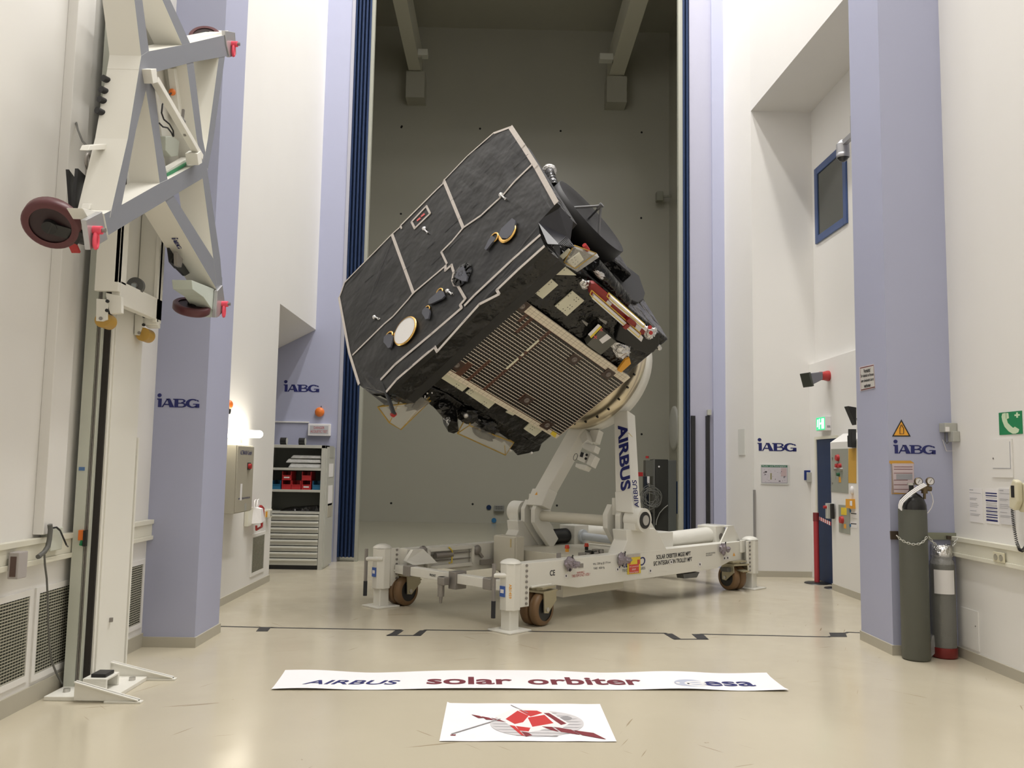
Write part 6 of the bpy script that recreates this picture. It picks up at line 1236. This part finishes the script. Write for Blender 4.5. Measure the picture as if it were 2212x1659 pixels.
c = rpx(1398, 990); MB().cyl(c, c+V((0, 0, .05)), .035, n=12).build('red_beacon', M_RED, rk)
rbox('blue_cables', 1462, 1040, 1467, 1110, .3, mat('cable_blue', (.02, .06, .16), .5), YR+.1)
c = rpx(1405, 1075, YR-.14); mb = MB(); rr = random.Random(2); pts = []
for i in range(420):
    t = i*.21; R_ = .17+.05*math.sin(t*.37)+.03*math.sin(t*1.7); pts.append(c+V((R_*math.cos(t)+.02*math.sin(t*.11), .03*math.sin(t*.23), R_*math.sin(t)*1.05+.02*math.cos(t*.17))))
o = tag(MB().tube(pts, .006, 5).build('cable_coil', mat('coil_grey', (.22, .22, .20), .5)), 'grey coil of cable hanging on the equipment rack', 'cable coil')
MB().tube([c+V((0, .02, .2)), c+V((-.05, .06, .3)), c+V((-.05, .10, .33))], .006, 5).build('coil_hook', M_STL, o)
o = tag(MB().tube([rpx(x, y, YR-.05) for x, y in ((1443, 1091), (1434, 1098), (1425, 1108), (1419, 1122), (1417, 1134))], .010, 6).build('white_cable', M_SGREY), 'pale cable curving down in front of the rack', 'cable')
q = [(1067, 1092), (1089, 1092), (1089, 1104), (1067, 1104)]; o = root_at('outlet_box', q, 1, YB-.05, 'grey eight-hole outlet box on the chamber back wall', 'outlet box'); wp('panel_box', q, 1, YB-.001, -.12, mat('panel_box_grey', (.22, .22, .20), .5), o, .006); mb = MB()
for i in range(4):
    for j in range(2): c = WF.at(1072+i*4, 1095+j*4, 1, YB-.121); mb.cyl(c, c-V((0, .004, 0)), .014, n=8)
mb.build('sockets', M_DARK, o)
for x, y, lab in ((1056, 1096, 'navy round cap on the chamber wall, left of the outlet box'), (1067, 1125, 'pale blue disc added as the reflection of the navy round cap')):  # second disc is an added stand-in for the reflection of the first cap
    c = WF.at(x, y, 1, YB); c.z = max(c.z, .08); tag(MB().cyl((c.x, YB-.001, c.z), (c.x, YB-.03, c.z), .065, n=20).build('cap_and_reflection_disc', M_BLUE if y < 1110 else M_BLUEP), lab, 'wall cap', 'caps on the chamber wall')
b = WF.at(771, 1136, 2, 0); o = thing('yellow_caster_stand', b, 'small black caster with a yellow bracket on the chamber floor at the left jamb', 'caster'); MB().cyl((b.x-.03, b.y, .09), (b.x+.03, b.y, .09), .09, n=20).build('wheel', M_BLACK, o); MB().box((b.x-.06, b.y-.05, .1), (b.x+.06, b.y+.05, .20)).build('fork', M_STL, o); bx('bracket', (b.x-.05, b.y-.04, .20), (b.x+.04, b.y+.04, .33), M_YELLOW, o)
for x0, y0, x1, y1, lab, s in ((908, 140, 930, 153, 'pale loudspeaker box on the left crane beam', 1), (1294, 150, 1325, 164, 'pale loudspeaker box on the right crane beam', -1)):  # loudspeaker boxes on the beams, no light in them
    yy = 21.6; a = WF.at(x0, y0, 1, yy); b = WF.at(x1, y1, 1, yy); xb = -2.31 if s > 0 else 2.86; zz = 12.27
    o = thing('beam_speaker', ((a.x+b.x)/2, yy, zz), lab, 'lamp', 'loudspeaker boxes on the crane beams'); lo_, hi_ = (xb+.001, xb+.26) if s > 0 else (xb-.36, xb-.001)
    bx('speaker_box', (lo_, yy, zz+.02), (hi_, yy+.25, zz+.19), mat('speaker_box_pale', (.62, .62, .54), .5), o, bevel=.01); bx('mount', (min(xb, hi_)-.0 if s < 0 else xb, yy+.05, zz-.03), ((xb+.1) if s > 0 else hi_, yy+.2, zz+.02), M_CHAM, o)
c = WF.at(1446, 430, 0, 4.62); c.y = min(c.y, 22.7); o = thing('wall_bracket', (4.5, c.y, c.z-.1), 'small pale bracket with a box high on the right chamber wall', 'bracket')
M_BRK = mat('bracket_olive', (.26, .26, .20), .5)
MB().bar((4.619, c.y, c.z), (4.36, c.y, c.z-.02), .05, .05).build('bracket_arm', M_BRK, o); MB().box((4.20, c.y-.12, c.z-.16), (4.38, c.y+.12, c.z+.10)).build('bracket_box', M_BRK, o, .02)
c = WF.at(1532, 893, 1, YD); o = thing('door_sensor', (c.x, YD, c.z-.15), 'small grey sensor with a cable on the grey door leaf', 'sensor')
MB().box((c.x-.03, YD-.03, c.z-.03), (c.x+.03, YD+.049, c.z+.06)).build('sensor_body', M_SGREY, o, .004); MB().tube([(c.x, YD-.0, c.z-.03), (c.x-.01, YD+.01, c.z-.12), (c.x+.01, YD+.03, c.z-.15)], .008, 6).build('sensor_cable', M_CABLE, o)
